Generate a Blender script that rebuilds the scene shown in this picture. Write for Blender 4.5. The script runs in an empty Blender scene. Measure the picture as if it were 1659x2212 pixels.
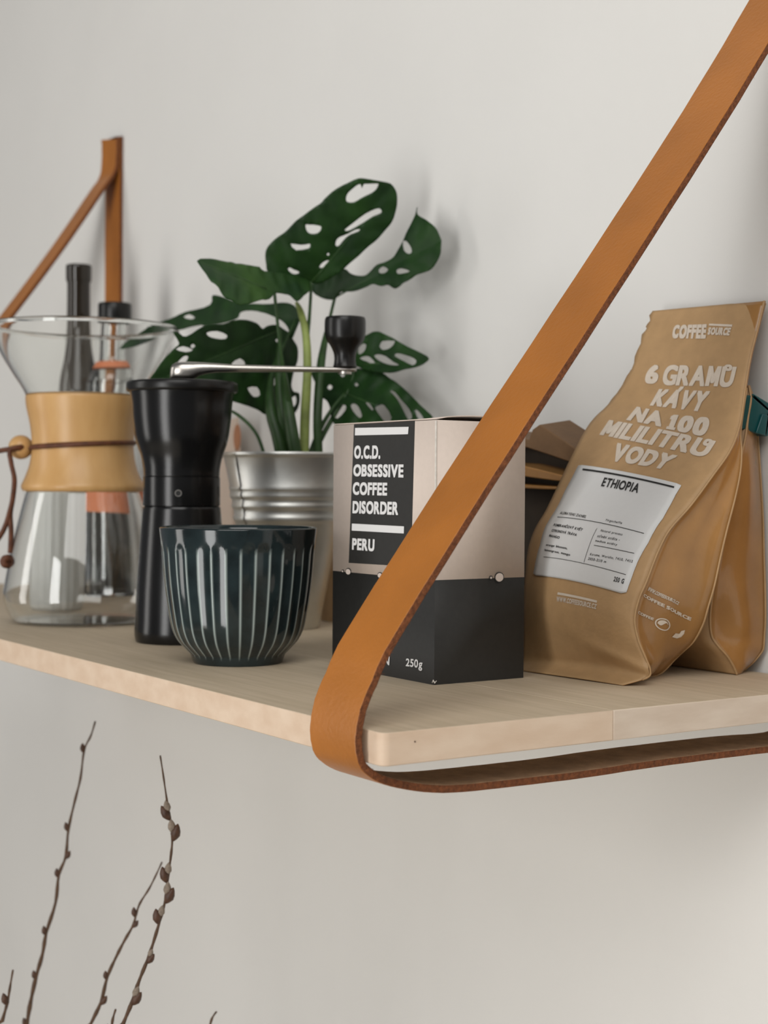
import bpy, bmesh, math, random
from mathutils import Vector, Matrix, geometry
random.seed(7)
C = bpy.context.scene.collection
SC = bpy.context.scene
PI = math.pi

# ------------------------------------------------------------------ camera, light, exposure
cam_d = bpy.data.cameras.new('camera'); cam = bpy.data.objects.new('camera', cam_d); C.objects.link(cam)
cam.location = ([.53814,-.36127,.10443])
rt, up, fw = Vector((.55711,.83041,.00661)), Vector((-.01759,.00385,.99984)), Vector((-.83025,.55713,-.01675))
cam.rotation_euler = Matrix((rt, up, -fw)).transposed().to_euler()
cam_d.sensor_fit = 'VERTICAL'; cam_d.sensor_height = 24.0; cam_d.lens = 36.04
cam_d.clip_start = .02
cam_d.dof.use_dof = True; cam_d.dof.focus_distance = .775; cam_d.dof.aperture_fstop = 8.0
SC.camera = cam
SC.view_settings.view_transform = 'Standard'; SC.view_settings.look = 'None'
SC.view_settings.exposure = 0.05; SC.view_settings.gamma = 1.0; SC.view_settings.use_curve_mapping = False

world = bpy.data.worlds.new('room_light'); SC.world = world; world.use_nodes = True
bg = world.node_tree.nodes['Background']; bg.inputs[0].default_value = (.93, .95, 1.0, 1); bg.inputs[1].default_value = .13

def window_light(name, az, el, dist, sx, sy, power, col, target=(-.3, .2, .1)):
    d = Vector((math.cos(math.radians(az))*math.cos(math.radians(el)), math.sin(math.radians(az))*math.cos(math.radians(el)), math.sin(math.radians(el))))
    l = bpy.data.lights.new(name, 'AREA'); l.shape = 'RECTANGLE'; l.size = sx; l.size_y = sy; l.energy = power; l.color = col
    o = bpy.data.objects.new(name, l); C.objects.link(o)
    o.location = Vector(target)+d*dist; o.rotation_euler = (-d).to_track_quat('-Z', 'Y').to_euler()
window_light('window_daylight', -40, 36, 2.6, 1.7, 1.6, 33, (1, .985, .96))
window_light('window_daylight', -70, -8, 2.4, .6, 2.2, 32, (1, .995, .98))
window_light('window_daylight', -122, 5, 2.6, .55, 1.9, 13, (1, .975, .94))

# ------------------------------------------------------------------ helpers
def mat(name, col, rough=.5, metal=0., var=0., scale=40., stretch=(1, 1, 1), bump=0., bscale=200., col2=None, spec=.5, coat=0., thr=None, trans=0., ior=1.45, attr=None, acol=None):
    m = bpy.data.materials.new(name); m.use_nodes = True
    nt = m.node_tree; N = nt.nodes; L = nt.links; b = N['Principled BSDF']
    def rgb(c): return (c[0], c[1], c[2], 1)
    b.inputs['Base Color'].default_value = rgb(col); b.inputs['Roughness'].default_value = rough; b.inputs['Metallic'].default_value = metal
    b.inputs['Specular IOR Level'].default_value = spec; b.inputs['Coat Weight'].default_value = coat
    b.inputs['Transmission Weight'].default_value = trans; b.inputs['IOR'].default_value = ior
    tc = N.new('ShaderNodeTexCoord'); mp = N.new('ShaderNodeMapping'); L.new(tc.outputs['Object'], mp.inputs[0]); mp.inputs['Scale'].default_value = stretch
    out = None
    if var > 0 or col2:
        nz = N.new('ShaderNodeTexNoise'); nz.inputs['Scale'].default_value = scale; nz.inputs['Detail'].default_value = 6; L.new(mp.outputs[0], nz.inputs['Vector'])
        rp = N.new('ShaderNodeValToRGB'); L.new(nz.outputs[0], rp.inputs[0])
        a = .32 if thr is None else thr[0]; z = .68 if thr is None else thr[1]
        rp.color_ramp.elements[0].position = a; rp.color_ramp.elements[1].position = z
        c2 = col2 or tuple(c*(1+var) for c in col)
        rp.color_ramp.elements[0].color = rgb(tuple(c*(1-var) for c in col) if not col2 else col); rp.color_ramp.elements[1].color = rgb(c2)
        out = rp.outputs[0]
    if attr:
        at = N.new('ShaderNodeAttribute'); at.attribute_name = attr
        mx = N.new('ShaderNodeMix'); mx.data_type = 'RGBA'
        L.new(at.outputs['Fac'], mx.inputs['Factor'])
        if out: L.new(out, mx.inputs['A'])
        else: mx.inputs['A'].default_value = rgb(col)
        mx.inputs['B'].default_value = rgb(acol); out = mx.outputs['Result']
    if out: L.new(out, b.inputs['Base Color'])
    if bump > 0:
        n2 = N.new('ShaderNodeTexNoise'); n2.inputs['Scale'].default_value = bscale; n2.inputs['Detail'].default_value = 4; L.new(mp.outputs[0], n2.inputs['Vector'])
        bp = N.new('ShaderNodeBump'); bp.inputs['Strength'].default_value = bump; bp.inputs['Distance'].default_value = .002
        L.new(n2.outputs[0], bp.inputs['Height']); L.new(bp.outputs[0], b.inputs['Normal'])
    return m

def finish(me, mats, smooth):
    for m in (mats if isinstance(mats, (list, tuple)) else [mats]): me.materials.append(m)
    if smooth:
        me.shade_smooth()
        if smooth is not True: me.set_sharp_from_angle(angle=math.radians(smooth))

def obj(name, verts, faces, m, parent=None, smooth=40, origin=None, midx=None):
    """one mesh object from world coordinates; children keep their thing's origin"""
    o0 = Vector(origin) if origin else (Vector(parent['o']) if parent is not None and 'o' in parent else Vector((0, 0, 0)))
    me = bpy.data.meshes.new(name); me.from_pydata([tuple(Vector(v)-o0) for v in verts], [], faces)
    bm = bmesh.new(); bm.from_mesh(me); bmesh.ops.recalc_face_normals(bm, faces=bm.faces); bm.to_mesh(me); bm.free()
    finish(me, m, smooth)
    if midx: me.polygons.foreach_set('material_index', midx)
    o = bpy.data.objects.new(name, me); C.objects.link(o)
    if parent is not None: o.parent = parent
    else: o.location = o0
    o['o'] = tuple(o0)
    return o

def tag(o, label, cat, group=None):
    o['label'] = label; o['category'] = cat
    if group: o['group'] = group
    return o

def thing(name, label, cat, loc, group=None):
    o = bpy.data.objects.new(name, None); C.objects.link(o); o.empty_display_size = .02
    o.location = loc; o['o'] = tuple(loc)
    return tag(o, label, cat, group)

def solid(o, t, off=0.):
    md = o.modifiers.new('thickness', 'SOLIDIFY'); md.thickness = t; md.offset = off
    return o

def bevel(o, w, seg=2, ang=40):
    md = o.modifiers.new('edge', 'BEVEL'); md.width = w; md.segments = seg; md.limit_method = 'ANGLE'; md.angle_limit = math.radians(ang)
    return o

def box(x0, x1, y0, y1, z0, z1):
    v = [(x, y, z) for x in (x0, x1) for y in (y0, y1) for z in (z0, z1)]
    return v, [(0, 1, 3, 2), (4, 6, 7, 5), (0, 4, 5, 1), (2, 3, 7, 6), (0, 2, 6, 4), (1, 5, 7, 3)]

def join(*parts):
    V = []; F = []
    for v, f in parts:
        n = len(V); V += list(v); F += [tuple(i+n for i in q) for q in f]
    return V, F

def lathe(c, prof, seg=64, closed=False, a0=0., a1=2*PI, rfun=None):
    """profile [(r, z)] round the vertical axis through c"""
    full = abs(a1-a0-2*PI) < 1e-6; n = seg if full else seg+1
    V = []; F = []
    for r, z in prof:
        for k in range(n):
            a = a0+(a1-a0)*k/seg; rr = rfun(r, z, a) if rfun else r
            V.append((c[0]+rr*math.cos(a), c[1]+rr*math.sin(a), c[2]+z))
    m = len(prof); rows = m if closed else m-1
    for i in range(rows):
        for k in range(seg):
            k2 = (k+1) % n; i2 = (i+1) % m
            F.append((i*n+k, i*n+k2, i2*n+k2, i2*n+k))
    if not full:
        F.append(tuple(i*n for i in range(m))); F.append(tuple(i*n+n-1 for i in range(m)))
    elif not closed:
        if prof[0][0] > 1e-6: F.append(tuple(range(n)))
        if prof[-1][0] > 1e-6: F.append(tuple((m-1)*n+k for k in range(n)))
    return V, F

def dense(prof, n=4):
    """Catmull-Rom refinement of a profile or path"""
    P = [tuple(p) for p in prof]; out = []; d = len(P[0])
    for i in range(len(P)-1):
        a, b, c, e = P[max(i-1, 0)], P[i], P[i+1], P[min(i+2, len(P)-1)]
        for k in range(n):
            t = k/n
            out.append(tuple(.5*(2*b[j]+(c[j]-a[j])*t+(2*a[j]-5*b[j]+4*c[j]-e[j])*t*t+(3*b[j]-a[j]-3*c[j]+e[j])*t**3) for j in range(d)))
    out.append(P[-1]); return out

def tube(path, rad, seg=10, flat=1.):
    path = [Vector(p) for p in path]; V = []; F = []; n = len(path)
    rad = rad if isinstance(rad, (list, tuple)) else [rad]*n
    ref = Vector((.3, -.7, .65)).normalized()
    for i, p in enumerate(path):
        t = (path[min(i+1, n-1)]-path[max(i-1, 0)]).normalized()
        a = ref-t*ref.dot(t)
        if a.length < 1e-4: a = t.orthogonal()
        a.normalize(); b = t.cross(a)
        for k in range(seg):
            q = 2*PI*k/seg; V.append(tuple(p+a*math.cos(q)*rad[i]*flat+b*math.sin(q)*rad[i]))
    for i in range(n-1):
        for k in range(seg):
            k2 = (k+1) % seg; F.append((i*seg+k, i*seg+k2, (i+1)*seg+k2, (i+1)*seg+k))
    F.append(tuple(range(seg))); F.append(tuple((n-1)*seg+k for k in range(seg)))
    return V, F

def rsurf(rows):
    n = len(rows[0]); V = [p for r in rows for p in r]
    return V, [(i*n+k, i*n+k+1, (i+1)*n+k+1, (i+1)*n+k) for i in range(len(rows)-1) for k in range(n-1)]

GLYPHS = {}
OWN = {'1': [(0, 0), (.36, 0), (.36, .11), (.25, .11), (.25, 1), (.13, 1), (0, .88), (0, .73), (.10, .79), (.10, .11), (0, .11)],
       'M': [(0, 0), (.19, 0), (.19, .58), (.36, .16), (.46, .16), (.63, .58), (.63, 0), (.82, 0), (.82, 1), (.63, 1), (.41, .47), (.19, 1), (0, 1)]}
def glyph(ch):
    if ch in OWN and ch not in GLYPHS:
        y1 = max(v[1] for v in glyph('H')[0]); P = OWN[ch]
        GLYPHS[ch] = ([(x*y1, y*y1) for x, y in P], [tuple(range(len(P)))])
    if ch not in GLYPHS:
        cu = bpy.data.curves.new('t', 'FONT'); cu.body = ch; cu.resolution_u = 5; cu.offset = .012
        t = bpy.data.objects.new('t', cu); C.objects.link(t)
        bpy.context.view_layer.update()
        me = bpy.data.meshes.new_from_object(t.evaluated_get(bpy.context.evaluated_depsgraph_get()))
        GLYPHS[ch] = ([(v.co.x, v.co.y) for v in me.vertices], [tuple(p.vertices) for p in me.polygons])
        bpy.data.objects.remove(t); bpy.data.curves.remove(cu); bpy.data.meshes.remove(me)
    return GLYPHS[ch]
def lettering(txt, bold=.0, spacing=1.):
    """flat letters set side by side, as vertices in the unit square of their own bounds, and faces; bold strokes are overprinted"""
    V = []; F = []; x = 0.
    shifts = [(0, 0)] if bold < .005 else [(a*bold, b*bold) for a in (-1, 0, 1) for b in (-.6, .6)]
    for ch in txt:
        if ch == ' ': x += .26*spacing; continue
        v, f = glyph(ch); x0 = min(p[0] for p in v); x1 = max(p[0] for p in v)
        for li, (sx, sy) in enumerate(shifts):
            n = len(V); V += [(p[0]-x0+x+bold+sx, p[1]+sy, li*2.5e-5) for p in v]; F += [tuple(i+n for i in q) for q in f]
        x += x1-x0+2*bold+(.055 if bold > .005 else .085)*spacing
    x0 = min(v[0] for v in V); x1 = max(v[0] for v in V); y0 = min(v[1] for v in V); y1 = max(v[1] for v in V)
    return [((v[0]-x0)/(x1-x0), (v[1]-y0)/(y1-y0), v[2]) for v in V], F

def quadmap(q, s, t):
    bl, br, tr, tl = q
    return [bl[k]*(1-s)*(1-t)+br[k]*s*(1-t)+tr[k]*s*t+tl[k]*(1-s)*t for k in (0, 1)]

def printed(q, surf, txt=None, bold=0., spacing=1., n=8):
    """lettering (or a bar, when txt is None) laid into the quad q of a surface surf(u, v)"""
    if txt: V, F = lettering(txt, bold, spacing)
    else:
        V = [(i/n, j, 0.) for j in (0, 1) for i in range(n+1)]; F = [(i, i+1, n+2+i, n+1+i) for i in range(n)]
    return [tuple(surf(*quadmap(q, v[0], v[1]), v[2])) for v in V], F

# ------------------------------------------------------------------ materials
M = {}
M['wall'] = mat('painted_plaster', (.705, .692, .662), .9, var=.015, scale=6, bump=.12, bscale=90)
M['floor'] = mat('pale_oak_floor', (.60, .54, .46), .5, var=.1, scale=8, stretch=(1, 12, 1))
M['wood_top'] = mat('pale_birch', (.50, .405, .28), .6, scale=26, stretch=(.6, 9, 9), col2=(.58, .475, .345), bump=.05, bscale=160)
M['wood_end2'] = mat('pinkish_birch_end', (.565, .45, .35), .6, scale=20, stretch=(9, 1.6, 7), col2=(.645, .535, .43), bump=.05, bscale=160)
M['wood_end'] = mat('pale_birch_end', (.60, .445, .32), .6, scale=22, stretch=(3, 1.6, 5), col2=(.67, .525, .395), bump=.05, bscale=160)
M['leather'] = mat('tan_leather', (.375, .132, .020), .40, var=.10, scale=22, bump=.12, bscale=420)
M['suede'] = mat('leather_flesh_side', (.33, .205, .12), .95, var=.2, scale=120, bump=.5, bscale=900)
M['leather_edge'] = mat('raw_leather_edge', (.185, .058, .017), .9, var=.35, scale=500, bump=.8, bscale=1500)
M['glaze'] = mat('teal_black_glaze', (.012, .020, .0215), .12, var=.4, scale=60, attr='ridge', acol=(.36, .42, .40), coat=.2)
M['black_metal'] = mat('black_anodised_metal', (.006, .006, .006), .21, spec=.45, bump=.03, bscale=1500)
M['black_plastic'] = mat('black_plastic', (.007, .0065, .006), .30, spec=.4)
M['steel'] = mat('brushed_steel', (.50, .47, .43), .30, metal=1, bump=.04, bscale=800)
M['zinc'] = mat('galvanised_zinc', (.66, .66, .63), .44, metal=1, var=.10, scale=25, bump=.05, bscale=200)
M['soil'] = mat('potting_soil', (.03, .022, .015), 1., var=.5, scale=200, bump=1, bscale=300)
M['leaf'] = mat('glossy_dark_leaf', (.006, .024, .005), .48, scale=45, spec=.3, col2=(.014, .048, .008), bump=.15, bscale=120)
M['leaf_light'] = mat('young_leaf', (.010, .038, .010), .5, scale=30, spec=.3, col2=(.035, .090, .014), bump=.15, bscale=120)
M['stem_light'] = mat('pale_green_stem', (.22, .27, .07), .5, var=.25, scale=60)
M['stem_dark'] = mat('dark_green_stem', (.025, .065, .014), .5, var=.3, scale=60)
M['glass'] = mat('clear_glass', (.97, .98, .97), .015, trans=1., ior=1.47)
M['ribbed_glass'] = mat('ribbed_glass', (.88, .88, .85), .30, trans=.5, ior=1.45)
M['brown_glass'] = mat('brown_bottle_glass', (.016, .011, .006), .08, ior=1.5)
M['collar_wood'] = mat('varnished_beech', (.49, .275, .10), .34, scale=30, stretch=(3, 3, .5), col2=(.565, .34, .14))
M['cord'] = mat('brown_leather_cord', (.10, .032, .012), .6, var=.3, scale=200)
M['orange_label'] = mat('orange_paper', (.62, .20, .09), .6, var=.06)
M['card_beige'] = mat('beige_card', (.60, .505, .435), .62, var=.02, scale=300, bump=.05, bscale=900)
M['card_black'] = mat('black_print', (.019, .018, .016), .55, var=.1, scale=300)
M['white_print'] = mat('white_print', (.70, .69, .68), .6)
M['bubble_print'] = mat('beige_print', (.58, .49, .43), .6)
M['card_edge'] = mat('worn_card_edge', (.66, .62, .56), .8, var=.1, scale=300)
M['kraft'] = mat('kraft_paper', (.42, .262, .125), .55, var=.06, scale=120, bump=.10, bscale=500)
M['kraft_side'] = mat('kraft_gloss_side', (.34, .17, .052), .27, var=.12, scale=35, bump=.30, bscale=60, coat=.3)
M['kraft_print'] = mat('pale_ink_on_kraft', (.62, .535, .44), .6, var=.04, scale=300)
M['label'] = mat('white_label', (.66, .66, .65), .55, var=.01, scale=300)
M['ink'] = mat('black_ink', (.015, .014, .013), .6)
M['shaded_brown_paper'] = mat('shaded_brown_paper', (.155, .085, .038), .7, var=.12, scale=60, bump=.2, bscale=300)  # brown of the flap, darkened for the shade behind the box
M['dark_shade_paper'] = mat('deep_shade_paper', (.035, .024, .015), .8, var=.2, scale=60)  # deep shade between box, bags and wall put into the colour
M['clip'] = mat('teal_plastic', (.005, .075, .078), .30)
M['twig'] = mat('brown_twig', (.075, .038, .018), .7, var=.3, scale=300)
M['husk'] = mat('bud_husk', (.065, .028, .014), .5, var=.3, scale=300)
M['fluff'] = mat('grey_catkin', (.25, .20, .155), .95, var=.2, scale=900, bump=.6, bscale=1500)
M['vase'] = mat('grey_stoneware', (.32, .31, .29), .5, var=.1, scale=20)
M['packet'] = mat('pale_paper', (.66, .53, .43), .6, var=.03)
M['rust'] = mat('rust_print', (.45, .20, .10), .7, var=.2, scale=60)
M['dark_hole'] = mat('screw_hole', (.004, .004, .004), .6)

# ------------------------------------------------------------------ room
w = obj('wall_back', *box(-3.6, 1.6, .308, .40, -1.0, 1.6), M['wall']); w['kind'] = 'structure'
fl = obj('floor', *box(-3.6, 1.6, -3.0, .308, -1.06, -1.0), M['floor']); fl['kind'] = 'structure'

# ------------------------------------------------------------------ shelf board, three staves
TH = .0144
sh = thing('wooden_shelf', 'pale birch shelf board with a square end hung in two leather straps', 'shelf', (0, 0, -TH))
def stave(x0, x1, y0, y1, r0, r1):
    pl = []
    def corner(cx, cy, a, r):
        if r <= 0: pl.append((cx, cy)); return
        for k in range(6):
            q = a+PI/2*k/5; pl.append((cx+r*math.cos(q), cy+r*math.sin(q)))
    corner(x0+r0, y0+r0, PI, r0) if r0 else pl.append((x0, y0))
    corner(x1-r1, y0+r1, 1.5*PI, r1) if r1 else pl.append((x1, y0))
    pl.append((x1, y1)); pl.append((x0, y1))
    n = len(pl); V = [(x, y, -TH) for x, y in pl]+[(x, y, 0) for x, y in pl]
    F = [tuple(range(n)), tuple(range(n, 2*n))]+[(i, (i+1) % n, n+(i+1) % n, n+i) for i in range(n)]
    return V, F
for y0, y1, r in ((0, .1304, .004), (.1305, .3035, 0)):
    V, F = stave(-1.02, 0, y0, y1, r, r)
    o = obj('stave', V, F, [M['wood_top'], M['wood_end'] if r else M['wood_end2']], sh, smooth=30)
    for p in o.data.polygons:
        p.material_index = 0 if abs(p.normal.z) > .5 else 1
    bevel(o, .0005, 2, 60)
V, F = tube([(.0001, .0165, -.0049), (.0003, .0165, -.0049)], .00035, 8)
obj('knot', V, F, M['husk'], sh)

# ------------------------------------------------------------------ leather straps
ST = .0036
INNER = [[.24181,.32677],[.17475,.24007],[.09308,.13801],[.02066,.04516],[.00394,.01902],[-.00259,.00361],[-.00321,-.00824],[.00016,-.0155],[.01268,-.02213],[.04,-.02777],[.07659,-.029],[.12087,-.02931],[.17898,-.02858],[.24737,-.02894]]
HOOK = (.3035, .418)
def strap(x0, x1, label, hang):
    # side line of the strap in the plane across the shelf, from the wall top round the board and back up the wall
    path = [(.3034, .449), (.3034, .430), (.3022, .416), (.298, .4055), (.289, .3935)]
    path += [tuple(p) for p in INNER if p[0] < .25 or p[1] < 0]
    zb = path[-1][1]
    path += [(.285, zb-.001), (.298, zb+.003), (.3032, zb+.012), (.3040, 0.), (.3040, .1), (.3040, .25), (.3040, .38), (.3040, .43), (.3040, .449)]
    path = [(a, b+hang*max(0, b)) for a, b in path]
    path = dense(path, 6)
    P = [Vector((0, a, b)) for a, b in path]; n = len(P); V = []; F = []; mi = []
    for i, p in enumerate(P):
        t = (P[min(i+1, n-1)]-P[max(i-1, 0)]).normalized(); nn = Vector((0, -t.z, t.y))
        out = -nn if i >= 0 else nn
        wob = .00015*math.sin(i*.9)+.00015*math.sin(i*2.3)
        for x in (x0-wob, x1-wob):
            for s in (0., 1.):
                V.append((x, (p+out*ST*s).y, (p+out*ST*s).z))
    # per ring: (x0 in, x0 out, x1 in, x1 out)
    for i in range(n-1):
        a = i*4; b = a+4
        F += [(a, a+2, b+2, b), (a+1, b+1, b+3, a+3), (a, b, b+1, a+1), (a+2, a+3, b+3, b+2)]; mi += [0 if P[i].y > .3025 and P[i].z > -.02 and i > n/2 else 1, 0, 2, 2]
    F += [(0, 1, 3, 2), tuple((n-1)*4+k for k in (0, 2, 3, 1))]; mi += [2, 2]
    # slanted cut at the very top
    for k in (2, 3): V[k] = (V[k][0], V[k][1], V[k][2]-.006); V[(n-1)*4+k] = (V[(n-1)*4+k][0], V[(n-1)*4+k][1], V[(n-1)*4+k][2]-.006)
    root = thing('leather_strap', label, 'strap', (x0, HOOK[0], 0), 'leather shelf straps')
    o = obj('band', V, F, [M['leather'], M['suede'], M['leather_edge']], root, smooth=35, midx=mi)
    bevel(o, .0005, 2, 50)
    return root, P
s1, PATH = strap(-.0480, -.0104, 'tan leather strap in front, looped round the near end of the shelf', 0)
s2, _ = strap(-.9890, -.9515, 'tan leather strap at the far left, seen blurred behind the bottles', .045)
# torn fibres along the cut edge of the near strap
V = []; F = []
for k in range(150):
    i = random.randint(28, len(PATH)-75); p = PATH[i]; t = (PATH[i+1]-PATH[i]).normalized(); nn = Vector((0, -t.z, t.y))
    b = Vector((-.0104-random.uniform(0, .001), p.y, p.z))+t*random.uniform(-.002, .002)-nn*random.uniform(.0001, .0006)
    d = (nn*random.uniform(.3, 1)+t*random.uniform(-.9, .9)+Vector((random.uniform(-.2, .9), 0, 0))).normalized()*random.uniform(.0005, .0014)
    s = t*.00012; n = len(V)
    V += [tuple(b-s), tuple(b+s), tuple(b+d*.6+nn*.0001), tuple(b+d+t*random.uniform(-.0004, .0004)), tuple(b+nn*.0001)]
    F += [(n, n+1, n+3), (n+1, n+4, n+3), (n+4, n, n+3)]
fb = obj('loose_fibres', V, F, M['leather_edge'], s1); fb['kind'] = 'stuff'

# ------------------------------------------------------------------ ribbed cup
cc = (-.26293,.07306,0)
CP = dense([[.02544,-.00108],[.02626,.00029],[.0279,.00495],[.02872,.00604],[.032,.00933],[.03583,.01372],[.03883,.02029],[.04074,.02932],[.04265,.04164],[.044,.05341],[.04508,.06708],[.04603,.07528],[.04644,.07911]], 5)
cup = thing('ceramic_cup', 'dark teal ribbed ceramic cup without a handle at the shelf front', 'cup', (cc[0], cc[1], 0))
NF = 33; PHI = [-1, -.90, -.72, -.4, 0, .4, .72, .90]
face = math.atan2(cam.location.y-cc[1], cam.location.x-cc[0]); A0 = face+.03
z_top = .06845; z_bot = .00495
V = []; F = []; ridge = []
seg = NF*len(PHI)
CP = [(r, max(z, 0)) for r, z in CP]
outer = CP
rt_, zt_ = outer[-1]
inner = [(rt_-.0008, zt_+.0009), (rt_-.0018, zt_+.0006), (rt_-.0027, zt_-.002), (rt_-.0034, zt_-.012), (rt_-.0055, zt_-.03), (rt_-.012, zt_-.052), (rt_-.024, zt_-.064), (.001, zt_-.066)]
base = [(.001, .0009), (outer[0][0]-.004, .0009), (outer[0][0]-.003, 0)]
prof_all = base+outer+inner
for i, (r, z) in enumerate(prof_all):
    fl_ = len(base) <= i < len(base)+len(outer)
    for k in range(seg):
        fi, j = divmod(k, len(PHI)); ph = PHI[j]
        a = A0+2*PI*(fi+(ph+1)/2)/NF
        g = 0
        if fl_ and z < z_top+.006 and z > z_bot-.0015:
            g = min(1, max(0, (z_top+.003-z-.003*abs(ph)**2)/.004))*min(1, max(0, (z-z_bot+.0012)/.003))
        V.append((cc[0]+(r-.00055*g*(1-ph*ph))*math.cos(a), cc[1]+(r-.00055*g*(1-ph*ph))*math.sin(a), z))
        ridge.append(g if ph == -1 else (.45*g if abs(ph) > .85 else 0))
for i in range(len(prof_all)-1):
    for k in range(seg):
        k2 = (k+1) % seg; F.append((i*seg+k, i*seg+k2, (i+1)*seg+k2, (i+1)*seg+k))
F.append(tuple(range(seg))); F.append(tuple((len(prof_all)-1)*seg+k for k in range(seg)))
o = obj('cup_body', V, F, M['glaze'], cup, smooth=True)
at = o.data.attributes.new('ridge', 'FLOAT', 'POINT'); at.data.foreach_set('value', ridge)
V, F = lathe((cc[0], cc[1], 0), [(outer[0][0]-.0036, 0), (outer[0][0]-.0004, 0), (outer[0][0]+.0008, .0007), (outer[0][0]-.0036, .0008)], 64, closed=True)
obj('foot_ring', V, F, M['card_edge'], cup)['label'] = 'pale unglazed foot ring'

# ------------------------------------------------------------------ hand grinder
gc = (-.38983,.09865,0)
g = thing('coffee_grinder', 'tall black hand coffee grinder with a steel crank standing behind the cup', 'grinder', (gc[0], gc[1], 0))
def lp(prof, seg=72, n=3): return lathe((gc[0], gc[1], 0), dense(prof, n) if n > 1 else prof, seg)
obj('catch_cup', *lathe((gc[0], gc[1], 0), [(.001, 0)]+[(r, max(0, z)) for r, z in dense([[.02663,-.00191],[.0291,-.00098],[.03034,.0015],[.03096,.00615],[.03049,.0139],[.0297,.03404],[.02752,.06778],[.02597,.08819],[.02566,.08897],[.02473,.08943]], 4)]+[(.001, .08943)], 72), M['black_metal'], g, smooth=50)
obj('grinding_chamber', *lp([[.00309,.08943],[.02458,.08943],[.02473,.09036],[.0255,.09067],[.02566,.09128],[.0255,.10952],[.02503,.10983],[.00309,.10983]], n=1), M['black_metal'], g, smooth=50)
obj('bean_hopper', *lathe((gc[0], gc[1], 0), [(.001, .10998)]+dense([[.02488,.10998],[.02519,.11045],[.02549,.11539],[.02719,.12373],[.03074,.13453],[.03274,.14842],[.0335,.15922],[.03458,.1657],[.03489,.16601]], 4)+[(.001, .16601)], 72), M['black_metal'], g, smooth=50)
obj('lid', *lp([[.00154,.16616],[.03612,.16616],[.03674,.16662],[.03705,.16786],[.03705,.17125],[.03658,.17248],[.0355,.17294],[.01235,.17341],[.01173,.17433],[.00154,.17433]], n=1), M['black_plastic'], g, smooth=50)
rv = Vector((rt.x, rt.y, 0)).normalized(); fv = Vector((-rv.y, rv.x, 0))   # along the crank, and across it
gp = Vector((gc[0], gc[1], 0))
def onpost(px_off, z): return gp+rv*px_off+Vector((0, 0, z))
PXM = .00031
zp0 = .17433; zb = .18158
# crank arm: one forged piece, a rounded foot on the lid running out into a flat bar
z_at = lambda y: zp0+(821-y)*PXM
stations = [(366, 803, 819, .0022), (367.5, 794, 821, .0042), (371, 788, 821, .0056), (379, 783.5, 821, .0068), (393, 782, 821, .0074), (408, 782, 820, .0073), (418, 782.4, 817, .0068), (428, 782.8, 811, .0062), (442, 783.6, 807, .0058), (462, 785, 804, .0056), (500, 787.5, 802.8, .0055), (600, 789.5, 802.5, .0055), (690, 791, 802, .0055), (741, 792, 801.5, .0056), (758, 792.8, 801, .0050), (766, 794, 800, .0026)]
V = []; F = []
for x, yt, yb, wd in stations:
    c = gp+rv*((x-391)*PXM); zt, zl = z_at(yt), z_at(yb)
    for q in range(20):
        t = 2*PI*q/20; ct, st = math.cos(t), math.sin(t)
        V.append(tuple(c+fv*wd*math.copysign(abs(ct)**.65, ct)+Vector((0, 0, (zt+zl)/2+(zt-zl)/2*math.copysign(abs(st)**.65, st)))))
for i in range(len(stations)-1):
    for q in range(20): F.append((i*20+q, i*20+(q+1) % 20, (i+1)*20+(q+1) % 20, (i+1)*20+q))
F += [tuple(range(20)), tuple((len(stations)-1)*20+q for q in range(20))]
obj('crank_arm', V, F, M['steel'], g, smooth=True)
kc = gp+rv*350*PXM
KP = [(.5, 792), (24, 792), (24, 785), (23, 772), (25, 760), (32, 745), (41, 732), (44, 718), (44.5, 702), (44, 690), (42, 685), (38, 684), (.5, 684)]
obj('crank_knob', *lathe((kc.x, kc.y, 0), dense([(a*PXM, z_at(b)) for a, b in KP], 3), 48), M['black_plastic'], g, smooth=50)
V, F = lathe((kc.x, kc.y, 0), [(.0005, z_at(806)), (.0045, z_at(806)), (.0045, z_at(799)), (.0005, z_at(799))], 20)
obj('knob_screw', V, F, M['steel'], g)
# small screw hole on the chamber, facing the viewer
hd = Vector((cam.location.x-gc[0], cam.location.y-gc[1], 0)).normalized(); hd = (hd*math.cos(.085)+rv*-math.sin(.085)).normalized()
hp = gp+hd*(83*PXM-.0002)+Vector((0, 0, z_at(1064)))
side = Vector((-hd.y, hd.x, 0))
def disc_on(c, nrm, sx, r, dep, n=20):
    V, F = lathe((0, 0, 0), [(.0001, -dep), (r*.72, -dep), (r*.8, dep*.5), (r, dep*.5), (r*1.1, -dep*.5)], n)
    return [tuple(c+sx*v[0]+Vector((0, 0, 1))*v[1]+nrm*v[2]) for v in V], F
V, F = disc_on(hp, hd, side, .0022, .0005)
obj('screw_hole', V, F, [M['steel']], g)
V, F = lathe((0, 0, 0), [(.0001, .0004), (.0015, .0004), (.0015, 0)], 16)
obj('screw', [tuple(hp+side*v[0]+Vector((0, 0, v[1]))+hd*v[2]) for v in V], F, M['dark_hole'], g)

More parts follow.
